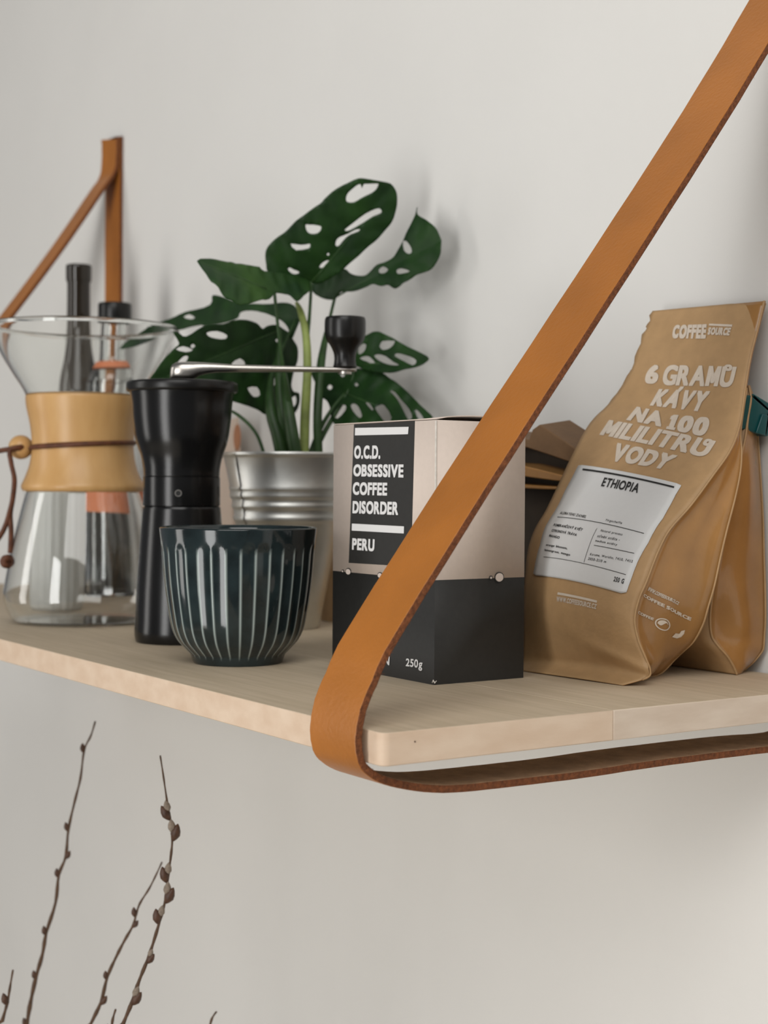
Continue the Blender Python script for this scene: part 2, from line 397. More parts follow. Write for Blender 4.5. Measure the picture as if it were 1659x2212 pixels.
# ------------------------------------------------------------------ zinc pot with the plant
pc = (-.43959,.20957,0)
pl = thing('potted_monstera', 'leafy swiss cheese plant with holed leaves in a ribbed zinc pot', 'plant', (pc[0], pc[1], 0))
PP = [(.001, .0005), (.0225, 0), (.0232, .0006)]+[tuple(p) for p in [[.02384,.00191],[.032,.04486],[.03828,.07755],[.03896,.07823],[.03947,.07925],[.03998,.08061],[.0398,.08231],[.03929,.08367],[.0398,.08742],[.04099,.08844],[.04133,.09014],[.04082,.0915],[.04065,.09422],[.04201,.09524],[.04269,.09762],[.042,.1],[.04251,.10068],[.04336,.10238],[.04268,.10408],[.04692,.1238],[.0476,.12516],[.04845,.12584],[.04896,.1272],[.04828,.12839],[.04726,.12822]]]
zr = PP[-1][1]
PP += [(PP[-1][0]-.0004, zr-.003), (PP[-1][0]-.004, zr-.012), (.001, zr-.012)]
obj('pot', *lathe((pc[0], pc[1], 0), PP, 96), M['zinc'], pl, smooth=60)
sa = math.atan2(cam.location.y-pc[1], cam.location.x-pc[0])-.93
V = []; F = []
for r, z in PP[3:-5]:
    for da, dr in ((-.012, .0001), (-.012, .0011), (.03, .0011), (.05, .0003)): V.append((pc[0]+(r+dr)*math.cos(sa+da), pc[1]+(r+dr)*math.sin(sa+da), z))
n = len(PP[3:-5])
F = [(i*4+k, i*4+k+1, i*4+5+k, i*4+4+k) for i in range(n-1) for k in range(3)]
obj('pot_seam', V, F, M['zinc'], pl, smooth=40)
obj('soil', *lathe((pc[0], pc[1], 0), [(.001, zr-.011), (PP[-2][0], zr-.0115)], 40), M['soil'], pl)
SOIL = zr-.012

LEAVES = [
 # frame, outline, holes, material, bend across / along
 (([(-.4372,.227,.2542),(.4938,.8696,0),(.4447,-.2525,.8593),(.7473,-.4243,-.5114)],
  [[.3,-.4],[-10.9,1.6],[-22.9,4.4],[-31.7,8.6],[-33.1,13.6],[-33.8,20.1],[-32.5,26.3],[-28.8,31.3],[-21.5,37.2],[-15.5,43.3],[-6.6,51.6],[5.2,60.2],[8.7,64.1],[16.2,70.5],[24.3,75.1],[32.2,78.1],[39.8,77.9],[47.8,76.3],[56.2,73.8],[60.4,68.7],[61.4,62.1],[60.8,55.1],[58.1,47.3],[51.8,38.6],[41.7,28.8],[31.8,19.6],[24.6,12.5],[16.3,5.8],[7.8,.5]],
  [[[24,63.7],[25.2,67.9],[28.1,71.1],[31.7,73.6],[34.3,74],[35.4,71.3],[36.6,74],[39.6,74.4],[46.5,74.6],[46.9,72.9],[45.7,70.4],[42.8,68],[38.6,66.1],[34,64],[29.8,61.4],[25.4,61.3]],[[23.7,41.3],[28.6,45.3],[35.5,50.7],[42.7,54.7],[48,56.6],[50,55.2],[49.5,53.1],[44.2,50.9],[37,46.1],[30.4,42.1],[26.1,40.3]],[[17.3,29.7],[17.9,33.7],[20.8,36.2],[26.2,38.1],[31.1,40.7],[34.8,41.5],[33.5,39.7],[28.2,37.5],[24.6,34.9],[21.6,31.3],[19.4,28.7]],[[-4.8,44.2],[-3.5,45.3],[4.5,44.8],[6.5,43.8],[5.9,40.9],[3.3,38.4],[-1.1,38.3],[-3.8,40.4]],[[-15.4,30.5],[-8,30],[-1.9,31.2],[-1.2,30.1],[-2.5,27.6],[-11.3,25.6]],[[-17.2,10.7],[-15.8,12.5],[-12.8,11.1],[-9,9.7],[-9.7,7.9],[-12.7,7.1],[-15.1,8.2]],[[5.9,13.3],[8.5,16.6],[12.2,18.1],[12.2,16.7],[9.9,13.3],[7.2,11.8]],[[11.1,22.8],[12.1,23.9],[13.1,22.8],[12.1,21.7]]]), 'leaf', .010, (790, 400)),
 (([(-.4524,.258,.2474),(.9725,.233,0),(-.019,.0794,.9967),(.2322,-.9692,.0817)],
  [[76.1,60.4],[75.7,54],[72.7,46.5],[68.2,40.5],[63.8,33.2],[58.1,25.5],[50.1,22.2],[41.4,20.6],[34.7,16],[29.2,13.7],[20.5,14.8],[14.6,17.1],[7.9,20.9],[-6.8,20.8],[-18.9,16.5],[-25.1,8.1],[-15.4,.9],[-4.3,-1.8],[1,-.1],[6.1,3.4],[17.3,2.8],[25.8,3.5],[33.7,5.3],[38.8,6.6],[47.4,4.2],[53.8,4.7],[61,1.3],[66.4,2.2],[70.2,5],[79.8,8.9],[89.4,11],[97,14.7],[101.8,20.3],[102.1,27.9],[100.1,36.1],[95.6,43.3],[87.7,48.9],[77.9,54.4]],
  [[[65.4,36.1],[70.5,34.9],[74,30.4],[74.3,27],[71.2,26.3],[67.4,29]],[[43.5,16.9],[47.5,19],[52.4,16.5],[49.8,13.9],[44.2,14.4]],[[61.2,15],[66.2,15.9],[74.5,13.1],[68.3,11.9],[63.3,12]]]), 'leaf', .002, None),
 (([(-.4128,.1822,.2405),(-.268,.9634,0),(-.4883,-.1358,.8621),(.8305,.231,.5068)],
  [[-61.7,21.7],[-50,23.7],[-35.8,22.2],[-23.2,21.6],[-6.8,20.7],[.5,17.7],[13.2,18.5],[30.5,18.8],[42.2,15.8],[39.6,7.2],[30.1,1.2],[20.2,-4.8],[14.7,-.6],[8,.2],[0,0],[-9.4,-6.6],[-22.8,-9.8],[-39.9,-14.8],[-47.1,-11.4],[-53,-7.5],[-56.7,1.2],[-60.5,9.5]],
  []), 'leaf_light', .003, None),
 (([(-.4557,.2255,.2287),(.9891,.1475,0),(-.0323,.2169,.9757),(.1439,-.965,.2193)],
  [[-246.2,-4.8],[-220.3,4.2],[-201.2,10.2],[-175.1,14.6],[-149.6,18.1],[-115.2,21.5],[-116.5,29.8],[-97.1,25.7],[-74.4,19.1],[-43.8,15.3],[-20.7,14.4],[-2.9,10.4],[4.5,-.4],[3.1,-11],[.1,-16.2],[-4.2,-8.7],[-13.3,-1.9],[-25.5,3.5],[-47.4,9.7],[-71,11.6],[-74.3,6.6],[-94.2,4],[-119.2,4],[-122.1,5],[-135.5,4.8],[-153.4,3.4],[-160.3,4.3],[-176.7,-1.3],[-203.1,-4.8],[-231.1,-6.2]],
  [[[-150.2,13.8],[-142.9,15.6],[-134,12.1],[-139.4,11]]]), 'leaf', .006, None),
 (([(-.4665,.2182,.2215),(-.1987,.9801,0),(-.0168,-.0034,.9999),(.9799,.1987,.0172)],
  [[-118.4,-47.1],[-112.8,-38.1],[-108.3,-31.7],[-98.5,-21],[-93.1,-16.3],[-98.4,-8.9],[-93.5,-9.2],[-87.3,-11.3],[-73.4,-3.3],[-56.3,-.3],[-40.6,4.3],[-25,2.9],[-18.8,-.8],[-13.8,1.7],[-4.6,3.1],[6,-.9],[11.1,-6.1],[15.8,-12.1],[16.2,-22.6],[12.8,-29.8],[10.9,-40.4],[15.5,-45.5],[22.6,-46.9],[24.9,-57.4],[15.4,-64.8],[1.4,-61.8],[-10.2,-64],[-21,-60.3],[-46.8,-55.3],[-56.7,-50.7],[-73.8,-48.1],[-90.5,-47.7],[-106.8,-47.8]],
  [[[-69.6,-7.4],[-61.1,-5.7],[-52.5,-8.1],[-53.8,-10.9],[-61.1,-11.1],[-68,-9.9]],[[-96.8,-21.2],[-89.4,-18.4],[-81.5,-20.5],[-87.4,-22.5]],[[-83.6,-18],[-81.9,-16.2],[-79.8,-17.7],[-81.9,-19.5]],[[-94.4,-30.2],[-89.5,-25.6],[-85.3,-25.3],[-86.6,-28.7],[-89.5,-30.5]],[[-47.9,-28.6],[-39.9,-24.1],[-34.7,-27.8],[-41.3,-30.3]],[[-6.1,-8.4],[-4.2,-7.3],[-2.8,-9.2],[-4.2,-10.4]],[[-32.6,-45.4],[-22.7,-44.2],[-19.2,-49.9],[-23.7,-51.5],[-28.6,-49.7]],[[-12.2,-34.7],[-8.5,-32.5],[-4.9,-39.5],[-5.9,-42.4],[-10,-38.8]],[[12.2,-53],[17.9,-48.2],[20.7,-54.4],[15.9,-57.7]]]), 'leaf', .008, None),
 (([(-.4306,.2619,.1944),(.9626,.271,0),(-.0469,.1665,.9849),(.2669,-.9481,.173)],
  [[-.1,.7],[-.9,8.2],[1.5,16.6],[5.8,21.4],[12.7,24.1],[19.8,24.8],[26,22.6],[35.6,18.5],[47.5,12.6],[60,7.5],[67,3.7],[65,0],[57.8,-3.4],[48.4,-4.7],[38.6,-7],[26.5,-6.5],[14,-4.5],[4.9,-1.6]],
  [[[3.2,8.7],[3.4,13.3],[6.6,16.3],[9.5,15.1],[9.2,11.6],[6,8.6]],[[22.4,14],[25.1,17.1],[35.8,17.1],[36.6,15],[32.6,11.7],[27,10.3],[23.6,12.2]],[[4.7,5.1],[9.5,6.6],[14.7,5.7],[19.4,1.5],[17.3,.6],[11.1,2.7]],[[18.6,6.5],[22.6,7.4],[29.6,5.6],[36.4,1.4],[42.6,-1.3],[37.8,-1.4],[30.4,0],[22.3,3.2]],[[37.6,5.5],[39.5,7.5],[46.7,6.1],[54.5,3.6],[57.2,.4],[54.5,-1.9],[45.2,2]]]), 'leaf', .004, None),
 (([(-.4345,.2555,.1736),(.9275,.3738,0),(-.1657,.4112,.8964),(.3351,-.8314,.4433)],
  [[-36.8,20.7],[-17.9,21.9],[12.7,19.8],[28.5,16.4],[38.4,10.8],[45.8,6.7],[56,-.3],[69.1,-10.6],[82.9,-21.6],[80.9,-30.9],[65.6,-32.5],[49.5,-32.2],[33.2,-32],[20.5,-31],[7.9,-30.8],[-1.4,-25.5],[-8.4,-13.6],[-13.6,-6.7],[-20,-3.3],[-25.3,4.8],[-31.8,11.1]],
  [[[-18.2,5.8],[-16.4,8.1],[-13,5.6],[-14.8,3.3]],[[7.7,6.5],[8.9,8],[11.1,6.4],[9.9,4.8]],[[-8.2,15.9],[-6.4,17],[-4,14.9],[-5.6,13.3]],[[-28.1,18.3],[-26.4,19.8],[-23.6,18.1],[-25.3,16.5]],[[41.2,.2],[44.5,.1],[52.3,-6.7],[60.5,-13.8],[64.3,-20],[61.3,-21.8],[55.3,-14.1],[48.4,-5.8]],[[31.1,-12.3],[34.3,-10.4],[38.9,-11],[47.7,-20.8],[45.8,-26.5],[34.6,-16.6]],[[21.7,-8.5],[24.1,-8.2],[30.1,-14.2],[29.1,-14.9]],[[9.5,-10.9],[12.3,-9.4],[17.2,-12.7],[22.3,-19.8],[19.9,-21.3],[13.7,-16.1]],[[-2.7,-20.4],[-1.9,-14.9],[1.8,-10.7],[5.3,-11.2],[5.8,-15.1],[1.7,-22.1]],[[65.6,-15.1],[68.4,-15.2],[74.7,-21.8],[70.6,-22.4]]]), 'leaf', .006, None),
]
def inside(p, poly):
    x, y = p; c = False; j = len(poly)-1
    for i in range(len(poly)):
        if (poly[i][1] > y) != (poly[j][1] > y) and x < (poly[j][0]-poly[i][0])*(y-poly[i][1])/(poly[j][1]-poly[i][1])+poly[i][0]: c = not c
        j = i
    return c
def closed_smooth(P, n=3):
    m = len(P); out = []
    for i in range(m):
        a, b, c, d = P[i-1], P[i], P[(i+1) % m], P[(i+2) % m]
        for k in range(n):
            t = k/n; out.append(tuple(.5*(2*b[j]+(c[j]-a[j])*t*.8+(2*a[j]-5*b[j]+4*c[j]-d[j])*t*t*.8+(3*b[j]-a[j]-3*c[j]+d[j])*t**3*.8) if False else
                .5*(2*b[j]+(c[j]-a[j])*t+(2*a[j]-5*b[j]+4*c[j]-d[j])*t*t+(3*b[j]-a[j]-3*c[j]+d[j])*t**3) for j in (0, 1)))
    return out
LABELS = ['largest leaf, upright and oval with slits', 'rear leaf curling up at the right', 'paler pointed leaf without holes', 'long leaf reaching left behind the carafe', 'broad dark leaf behind the grinder', 'small holed leaf on the right', 'drooping slit leaf above the box']
for li, ((fr, out, holes), mk, amp, _) in enumerate(LEAVES):
    O, X, Y, Nn = [Vector(q) for q in fr]
    po = closed_smooth(out, 3); ph = [closed_smooth(h, 2) for h in holes]
    pts = list(po); E = [(i, (i+1) % len(po)) for i in range(len(po))]
    for h in ph:
        n0 = len(pts); pts += h; E += [(n0+i, n0+(i+1) % len(h)) for i in range(len(h))]
    xs = [p[0] for p in po]; ys = [p[1] for p in po]; step = 2.3
    x = min(xs)
    while x < max(xs):
        y = min(ys)
        while y < max(ys):
            q = (x+random.uniform(-.6, .6), y+random.uniform(-.6, .6))
            if inside(q, po) and not any(inside(q, h) for h in ph): pts.append(q)
            y += step
        x += step
    vs, es, fs = geometry.delaunay_2d_cdt([Vector(p) for p in pts], E, [], 0, 1e-4)[:3]
    fs = [f for f in fs if (lambda c: inside(c, po) and not any(inside(c, h) for h in ph))((sum(vs[i].x for i in f)/3, sum(vs[i].y for i in f)/3))]
    # midrib from the base to the farthest outline point
    tip = max(po, key=lambda p: p[0]**2+p[1]**2); tl = math.hypot(*tip); tx, ty = tip[0]/tl, tip[1]/tl
    def lift(p):
        al = (p.x*tx+p.y*ty)/tl; ac = abs(-p.x*ty+p.y*tx)
        z = -amp*max(0, al)**2+.0007*abs(math.sin((al*5.5-ac/22)*PI))*min(1, ac/5)+.00012*ac*1.2-.004*(ac/30)**2+.0006*math.sin(al*34)*min(1, ac/12)
        return z
    V = [O+X*p.x/1000+Y*p.y/1000+Nn*(lift(p)) for p in vs]
    o = obj('leaf', V, [tuple(f) for f in fs], M[mk], pl, smooth=True); solid(o, .0005); o['label'] = LABELS[li]
    rib = []
    for k in range(9):
        q = Vector((tip[0]*k/8*.96, tip[1]*k/8*.96))
        if inside((q.x, q.y), po) and not any(inside((q.x, q.y), h) for h in ph): rib.append(O+X*q.x/1000+Y*q.y/1000+Nn*(lift(q)+.0002))
        elif rib: break
    if len(rib) > 2: obj('midrib', *tube(rib, [.0009-.0007*i/len(rib) for i in range(len(rib))], 6), M['stem_dark'], o, smooth=True)
STEMS = [
 ([(-.41796,.21046,.12425),(-.41811,.21113,.15437),(-.41777,.21265,.18785),(-.42221,.21397,.21334),(-.43233,.21558,.23112),(-.44279,.21818,.23906)], [.0036, .0036, .0032, .0028, .0024, .0014], 'stem_light'),
 ([(-.41924,.21266,.20132),(-.42885,.22063,.22608),(-.43631,.2262,.24413),(-.43717,.22704,.25519)], [.002, .0013, .0012, .0012], 'stem_dark'),
 ([(-.41901,.22325,.12446),(-.41992,.22281,.15479),(-.42794,.22985,.18927),(-.43956,.24006,.20936),(-.45037,.25149,.22997),(-.4526,.25769,.24807)], [.0034, .0034, .0033, .0026, .0014, .0012], 'stem_dark'),
 ([(-.42709,.21121,.12436),(-.42284,.20069,.16089),(-.41796,.19109,.19676),(-.41548,.18648,.21874),(-.41279,.18216,.24051)], [.002, .0016, .0013, .0012, .0012], 'stem_dark'),
 ([(-.43385,.21011,.12442),(-.43382,.20209,.15463),(-.44499,.20442,.18906),(-.45346,.21069,.22002)], [.0048, .0044, .003, .0012], 'stem_dark'),
 ([(-.43366,.20141,.12429),(-.43584,.19868,.14112),(-.44337,.19704,.16156),(-.45599,.20601,.18979),(-.45573,.22551,.22872)], [.0050, .0048, .0042, .002, .0012], 'stem_dark'),
 ([(-.43859,.22998,.12479),(-.43504,.23574,.14027),(-.43478,.24558,.15599),(-.43264,.25837,.17707),(-.43063,.26188,.1944)], [.0022, .002, .0018, .0014, .001], 'stem_dark'),
 ([(-.43564,.2254,.12468),(-.43608,.23434,.14541),(-.4349,.2456,.16289),(-.43451,.25548,.17358)], [.002, .0018, .0014, .001], 'stem_dark'),
 ([(-.45828,.20063,.12455),(-.46082,.19726,.13825),(-.46384,.19302,.1468),(-.46778,.18735,.15361),(-.47266,.18025,.15939),(-.47845,.17171,.16207)], [.0013, .0013, .0013, .0013, .0011, .0008], 'stem_dark'),
 ([(-.41509,.20216,.12409),(-.41729,.19948,.14402),(-.42866,.20131,.1712),(-.45184,.21229,.19327)], [.0045, .0045, .0035, .0012], 'stem_dark'),
]
for k, (P, rr, mk) in enumerate(STEMS):
    P = [tuple(p) for p in P]; P = [P[0][:2]+(SOIL-.003,)]+P if P[0][2] > SOIL-.002 else P
    rr = [rr[0]]*(len(P)-len(rr))+rr
    D = dense([p+(r,) for p, r in zip(P, rr)], 5)
    obj('stem', *tube([d[:3] for d in D], [max(d[3], .0004) for d in D], 10), M[mk], pl, smooth=True)

# ------------------------------------------------------------------ pour-over carafe
ca = (-.55749,.09882,0)
cf = thing('glass_carafe', 'hourglass pour-over glass carafe with a wooden collar at the far left', 'carafe', (ca[0], ca[1], 0))
GO = [(r, max(z, 0)) for r, z in dense([[.04218,.00006],[.04921,.00112],[.05343,.00464],[.05729,.01168],[.05904,.01942],[.05798,.02856],[.05268,.05739],[.04494,.089],[.03931,.10831],[.03614,.1241],[.03544,.13286],[.03613,.14338],[.03858,.15565],[.04278,.17141],[.05118,.18542],[.06064,.20117],[.06973,.22007],[.07078,.22286]], 4)]
gw = .0017
GI = [(max(r-gw, .001), z+(gw if i < 6 else 0)) for i, (r, z) in enumerate(GO)]
GP = [(.001, .0006)]+GO[:-1]+[(GO[-1][0]+.0012, GO[-1][1]-.0022), (GO[-1][0]+.0012, GO[-1][1]), (GO[-1][0]-gw*.5, GO[-1][1]+.0014)]+GI[::-1]+[(.001, .0026)]
obj('glass_body', *lathe((ca[0], ca[1], 0), GP, 96), M['glass'], cf, smooth=70)
face = math.atan2(cam.location.y-ca[1], cam.location.x-ca[0]); gap = face-1.62
CO = dense([[.04142,.09883],[.04423,.09918],[.04563,.10129],[.04563,.10375],[.04282,.11006],[.03965,.11954],[.03789,.13286],[.03929,.14864],[.04208,.16196],[.04278,.16896],[.04208,.17176],[.04067,.17247]], 3)
CI = [(min(GO, key=lambda q: abs(q[1]-z))[0]+.0006, z) for r, z in CO[::-1]]
CI = [(min(r, CO[::-1][i][0]-.0015), z) for i, (r, z) in enumerate(CI)]
for h in (0, 1):
    V, F = lathe((ca[0], ca[1], 0), CO+CI, 48, closed=True, a0=gap+h*PI+.07, a1=gap+(h+1)*PI-.07)
    obj('collar_half', V, F, M['collar_wood'], cf, smooth=50)
# leather thong round the waist, bead and hanging knotted ends
DPX = .00035
zc = lambda y: .13286+(965-y)*DPX
V = []; ring = []
for k in range(65):
    a = gap-.25+(2*PI)*k/64
    yy = 962+6*math.cos(a-gap)
    ring.append((ca[0]+109.5*DPX*math.cos(a), ca[1]+109.5*DPX*math.sin(a), zc(yy)))
obj('leather_thong', *tube(ring, .0022, 8, .8), M['cord'], cf, smooth=True)
bd = Vector((-.58132,.05879,.13214))
V, F = lathe((0, 0, 0), [(.0022, -.0085)]+[(.0092*math.cos(t*PI/18), .0092*math.sin(t*PI/18)) for t in range(-7, 8)]+[(.0022, .0085)], 32)
obj('wooden_bead', [tuple(bd+rv*v[2]+Vector((0, 0, v[1]))+fv*v[0]) for v in V], F, M['collar_wood'], cf, smooth=True)
TH1 = [(-.5803,.0694,.1323), (-.5731,.0557,.1319), (-.5751,.0482,.1297), (-.5726,.048,.12), (-.5692,.0493,.1079), (-.5695,.0483,.0941), (-.5704,.0466,.082), (-.5698,.0471,.0682), (-.5699,.0465,.0526)]
TH2 = [(-.5731,.0557,.1312), (-.5794,.0454,.1298), (-.591,.0353,.127)]
TH3 = [(-.5692,.0468,.0872), (-.5709,.0439,.0751), (-.5734,.0399,.0654), (-.579,.033,.0542)]
for P in (TH1, TH2, TH3): obj('thong_end', *tube(dense(P, 6), .0017, 8, 1.25), M['cord'], cf, smooth=True)
kn = Vector((-.57096,.04472,.04638)); kp = []
for k in range(40):
    t = k/39*2*PI*1.6; kp.append(tuple(kn+rv*(.0026*math.cos(t))+Vector((0, 0, .0026*math.sin(t)))+fv*(.0022*math.sin(t*1.3))))
obj('knot', *tube(kp, .0027, 8), M['cord'], cf, smooth=True)

# ------------------------------------------------------------------ bottles and glass behind the carafe
wc = (-.87687,.228,0)
wb = thing('dark_bottle', 'tall brown glass bottle with a long neck behind the carafe', 'bottle', (wc[0], wc[1], 0))
WP = [(r, max(z, 0)) for r, z in [[.01903,.00025],[.0222,.00115],[.02265,.00478],[.02262,.12523],[.0226,.17946],[.02215,.19301],[.01989,.20881],[.01582,.2246],[.0131,.24039],[.01174,.25392],[.01129,.26519],[.01106,.30034],[.01219,.30214],[.01241,.31475],[.01196,.31791],[.00903,.31836]]]
obj('bottle_body', *lathe((wc[0], wc[1], 0), [(.001, .001)]+dense(WP, 3)+[(.007, WP[-1][1]-.01), (.001, WP[-1][1]-.012)], 48), M['brown_glass'], wb, smooth=60)
oc = (-.81246,.23753,0)
ob = thing('capped_bottle', 'clear round bottle with black cap and orange paper bands behind the carafe', 'bottle', (oc[0], oc[1], 0))
OP = [(r, max(z, 0)) for r, z in [[.0228,.0003],[.02587,.00162],[.02631,.00645],[.02629,.081],[.02625,.1904],[.02537,.20001],[.02275,.20875],[.0175,.21443],[.01443,.21836],[.01312,.22535],[.01268,.24717],[.01224,.2559]]]
OPd = dense(OP, 3)
OI = [(max(.001, r-.0022), z+(.0035 if i < 6 else 0)) for i, (r, z) in enumerate(OPd)]
obj('bottle_body', *lathe((oc[0], oc[1], 0), [(.001, .001)]+OPd+OI[::-1]+[(.001, .004)], 48), M['glass'], ob, smooth=60)
LI = [(.001, .0042)]+[(r-.0005, z) for r, z in OI if z < .08538]
LI += [(.001, LI[-1][1])]
obj('coffee_inside', *lathe((oc[0], oc[1], 0), LI, 40), M['black_plastic'], ob, smooth=60)
for y0, y1, r in ((1105, 1040, 63), (800, 778, 37)):
    z0, z1 = .07881 if y0 == 1105 else .21355, .10728 if y0 == 1105 else .2201
    rr0 = (61 if y0 == 1105 else 45)*.00044; rr1 = (61 if y0 == 1105 else 36)*.00044
    obj('paper_band', *lathe((oc[0], oc[1], 0), [(rr0, z0), (rr0+.0004, z0), (rr1+.0004, z1), (rr1, z1)], 48, closed=True), M['orange_label'], ob, smooth=50)
CPF = [[.00044,.25721],[.0153,.25721],[.01574,.25809],[.01574,.27336],[.0153,.2751],[.01442,.27554],[.00044,.27554]]
obj('cap', *lathe((oc[0], oc[1], 0), CPF, 48), M['black_plastic'], ob, smooth=50)
tc = (-.6912,.13001,0)
NR = 22
TP = [[.02029,.00014],[.02224,.00131],[.02341,.00912],[.02457,.04425],[.02494,.08325],[.02494,.09806],[.02455,.09884]]
TP = [(r, max(z, 0)) for r, z in dense(TP, 2)]
TI = [(r-.0028, z+(.006 if i < 3 else 0)) for i, (r, z) in enumerate(TP)]
tb = thing('ribbed_tumbler', 'ribbed clear glass tumbler behind the lower left of the carafe', 'glass', (tc[0], tc[1], 0))
obj('tumbler_body', *lathe((tc[0], tc[1], 0), [(.001, .0005)]+TP+TI[::-1]+[(.001, .006)], NR*6, rfun=lambda r, z, a: r+(.0007*abs(math.cos(a*NR/2)) if r > .015 else 0)), M['ribbed_glass'], tb, smooth=60)

# ------------------------------------------------------------------ paper packet and pouch behind the pot
def pillow(x0, x1, y0, y1, z0, z1, lean=0., nx=10, nz=12, top=.0015):
    """a filled paper pouch: flat sealed top, full belly, standing on its base"""
    V = []; F = []
    ym = (y0+y1)/2; hy = (y1-y0)/2
    for j in range(nz+1):
        t = j/nz; th = hy*(1-.0*t) if t < .5 else hy*max(top/hy, math.cos((t-.5)*PI)**.7 if t < .98 else top/hy)
        z = z0+(z1-z0)*t; sh_ = lean*t*t
        ring = [(x0+(x1-x0)*i/nx, -1) for i in range(nx+1)]+[(x1-(x1-x0)*i/nx, 1) for i in range(nx+1)]
        for x, s in ring:
            e = min(1, .45+2.2*min((x-x0), (x1-x))/(x1-x0)); V.append((x, ym+sh_+s*th*e, z+.0008*math.sin(x*300)*t))
    m = 2*(nx+1)
    for j in range(nz):
        for i in range(m): F.append((j*m+i, j*m+(i+1) % m, (j+1)*m+(i+1) % m, (j+1)*m+i))
    F.append(tuple(range(m))); F.append(tuple(nz*m+i for i in range(m)))
    return V, F
pk = thing('paper_packet', 'pale paper packet with a rust brown spot behind the zinc pot', 'packet', (-.70, .285, 0))
obj('packet_body', *pillow(-.735, -.665, .278, .301, 0, .16382, .0), M['packet'], pk, smooth=60)
V, F = lathe((0, 0, 0), [(.0001, .0006), (.0085, .0006), (.009, 0)], 24)
q = Vector((-.63823,.2745,.14577))
obj('printed_spot', [(q.x+v[0]*.7, q.y-v[2]+.0003, q.z+v[1]*1.3) for v in V], F, M['rust'], pk)
kp_ = thing('kraft_pouch', 'small kraft paper pouch peeking out between the pot and the box', 'bag', (-.45, .27, 0))
obj('pouch_body', *pillow(-.49617-.0, -.41, .262, .296, 0, .085, .004), M['kraft'], kp_, smooth=60)

# ------------------------------------------------------------------ kraft bag with rolled top, against the wall behind the box
rb = thing('folded_bag', 'brown paper bag with a rolled down top against the wall behind the box', 'bag', (-.26, .27, 0))
V, F = pillow(-.335, -.176, .250, .297, 0, .10514, 0, 14, 10, .02)
obj('bag_body', V, F, M['dark_shade_paper'], rb, smooth=60)['label'] = 'lower body with deep shade put into its colour'
def plate(pts, d):
    """a folded strip of paper: outline on its front, carried back by the vector d"""
    n = len(pts); V = [tuple(p) for p in pts]+[(p[0]+d[0], p[1]+d[1], p[2]+d[2]) for p in pts]
    return V, [tuple(range(n)), tuple(range(n, 2*n))]+[(i, (i+1) % n, n+(i+1) % n, n+i) for i in range(n)]
XL = -.335
obj('gap_shade_plate', *plate([[-.23099,.258,.13469],[-.17701,.258,.12366],[-.18757,.258,.10469],[-.23533,.258,.10509]], (-.004, .02, .002)), M['dark_shade_paper'], rb, smooth=30)  # dark filler plate standing for the shade in the gap below the flap
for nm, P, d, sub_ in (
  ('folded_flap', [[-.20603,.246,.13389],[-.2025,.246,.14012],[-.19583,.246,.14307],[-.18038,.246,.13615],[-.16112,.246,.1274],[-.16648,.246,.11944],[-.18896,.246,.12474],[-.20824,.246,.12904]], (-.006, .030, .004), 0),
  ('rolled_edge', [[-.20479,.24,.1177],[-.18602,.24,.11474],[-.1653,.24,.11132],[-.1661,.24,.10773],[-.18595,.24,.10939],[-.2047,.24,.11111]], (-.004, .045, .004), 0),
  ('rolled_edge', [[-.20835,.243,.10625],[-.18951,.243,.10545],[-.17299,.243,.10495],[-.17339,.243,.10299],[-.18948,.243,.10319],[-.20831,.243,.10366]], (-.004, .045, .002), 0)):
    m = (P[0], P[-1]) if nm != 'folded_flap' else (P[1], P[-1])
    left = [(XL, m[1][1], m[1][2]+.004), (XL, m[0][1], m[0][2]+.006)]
    o = obj(nm, *plate(P+left, d), M['shaded_brown_paper'] if nm == 'folded_flap' else M['kraft_side'], rb, smooth=30); bevel(o, .0008, 2)
# ------------------------------------------------------------------ printed coffee box
BX0, BX1, BY0, BY1 = -.2185, -.1172, .111, .1712
BH = .13943; BZ = .05523
bx = thing('coffee_box', 'tall beige and black printed coffee box with a black front strip', 'box', ((BX0+BX1)/2, (BY0+BY1)/2, 0))
V, F = box(BX0, BX1, BY0, BY1, 0, BH); F = [q for q in F if set(q) != {1, 5, 7, 3}]
# the walls carry the black print up to a wavy edge: upper and lower bands of the same card
V1, F1 = box(BX0, BX1, BY0, BY1, BZ, BH); V2, F2 = box(BX0, BX1, BY0, BY1, 0, BZ)
keep = lambda F, top: [q for q in F if set(q) != ({1, 5, 7, 3} if top else {0, 2, 6, 4})]
Vc, Fc = join((V2, [q for q in F2 if set(q) != {1, 3, 5, 7}]), (V1, [q for q in F1 if set(q) not in ({0, 2, 4, 6}, {1, 3, 5, 7})]))
o = obj('carton', Vc, Fc, [M['card_black'], M['card_beige']], bx, smooth=20)
for p in o.data.polygons: p.material_index = 1 if (p.center.z) > BZ+.0001 else 0
solid(o, .0006, -1)
V, F = rsurf([[(BX0+.0003+(BX1-BX0-.0006)*i/8, BY0+.0003+(BY1-BY0-.0006)*j/8, BH+.0003+.0022*math.sin(PI*min(1, j/8*1.05))**.6*(i/8)**3) for i in range(9)] for j in range(9)])
o = obj('lid_flap', V, F, M['card_beige'], bx, smooth=60); solid(o, .0006, 1)
obj('tuck_flap', *box(BX1-.004, BX1-.0008, BY0+.004, BY1-.004, BH-.012, BH-.0002), M['card_black'], bx)
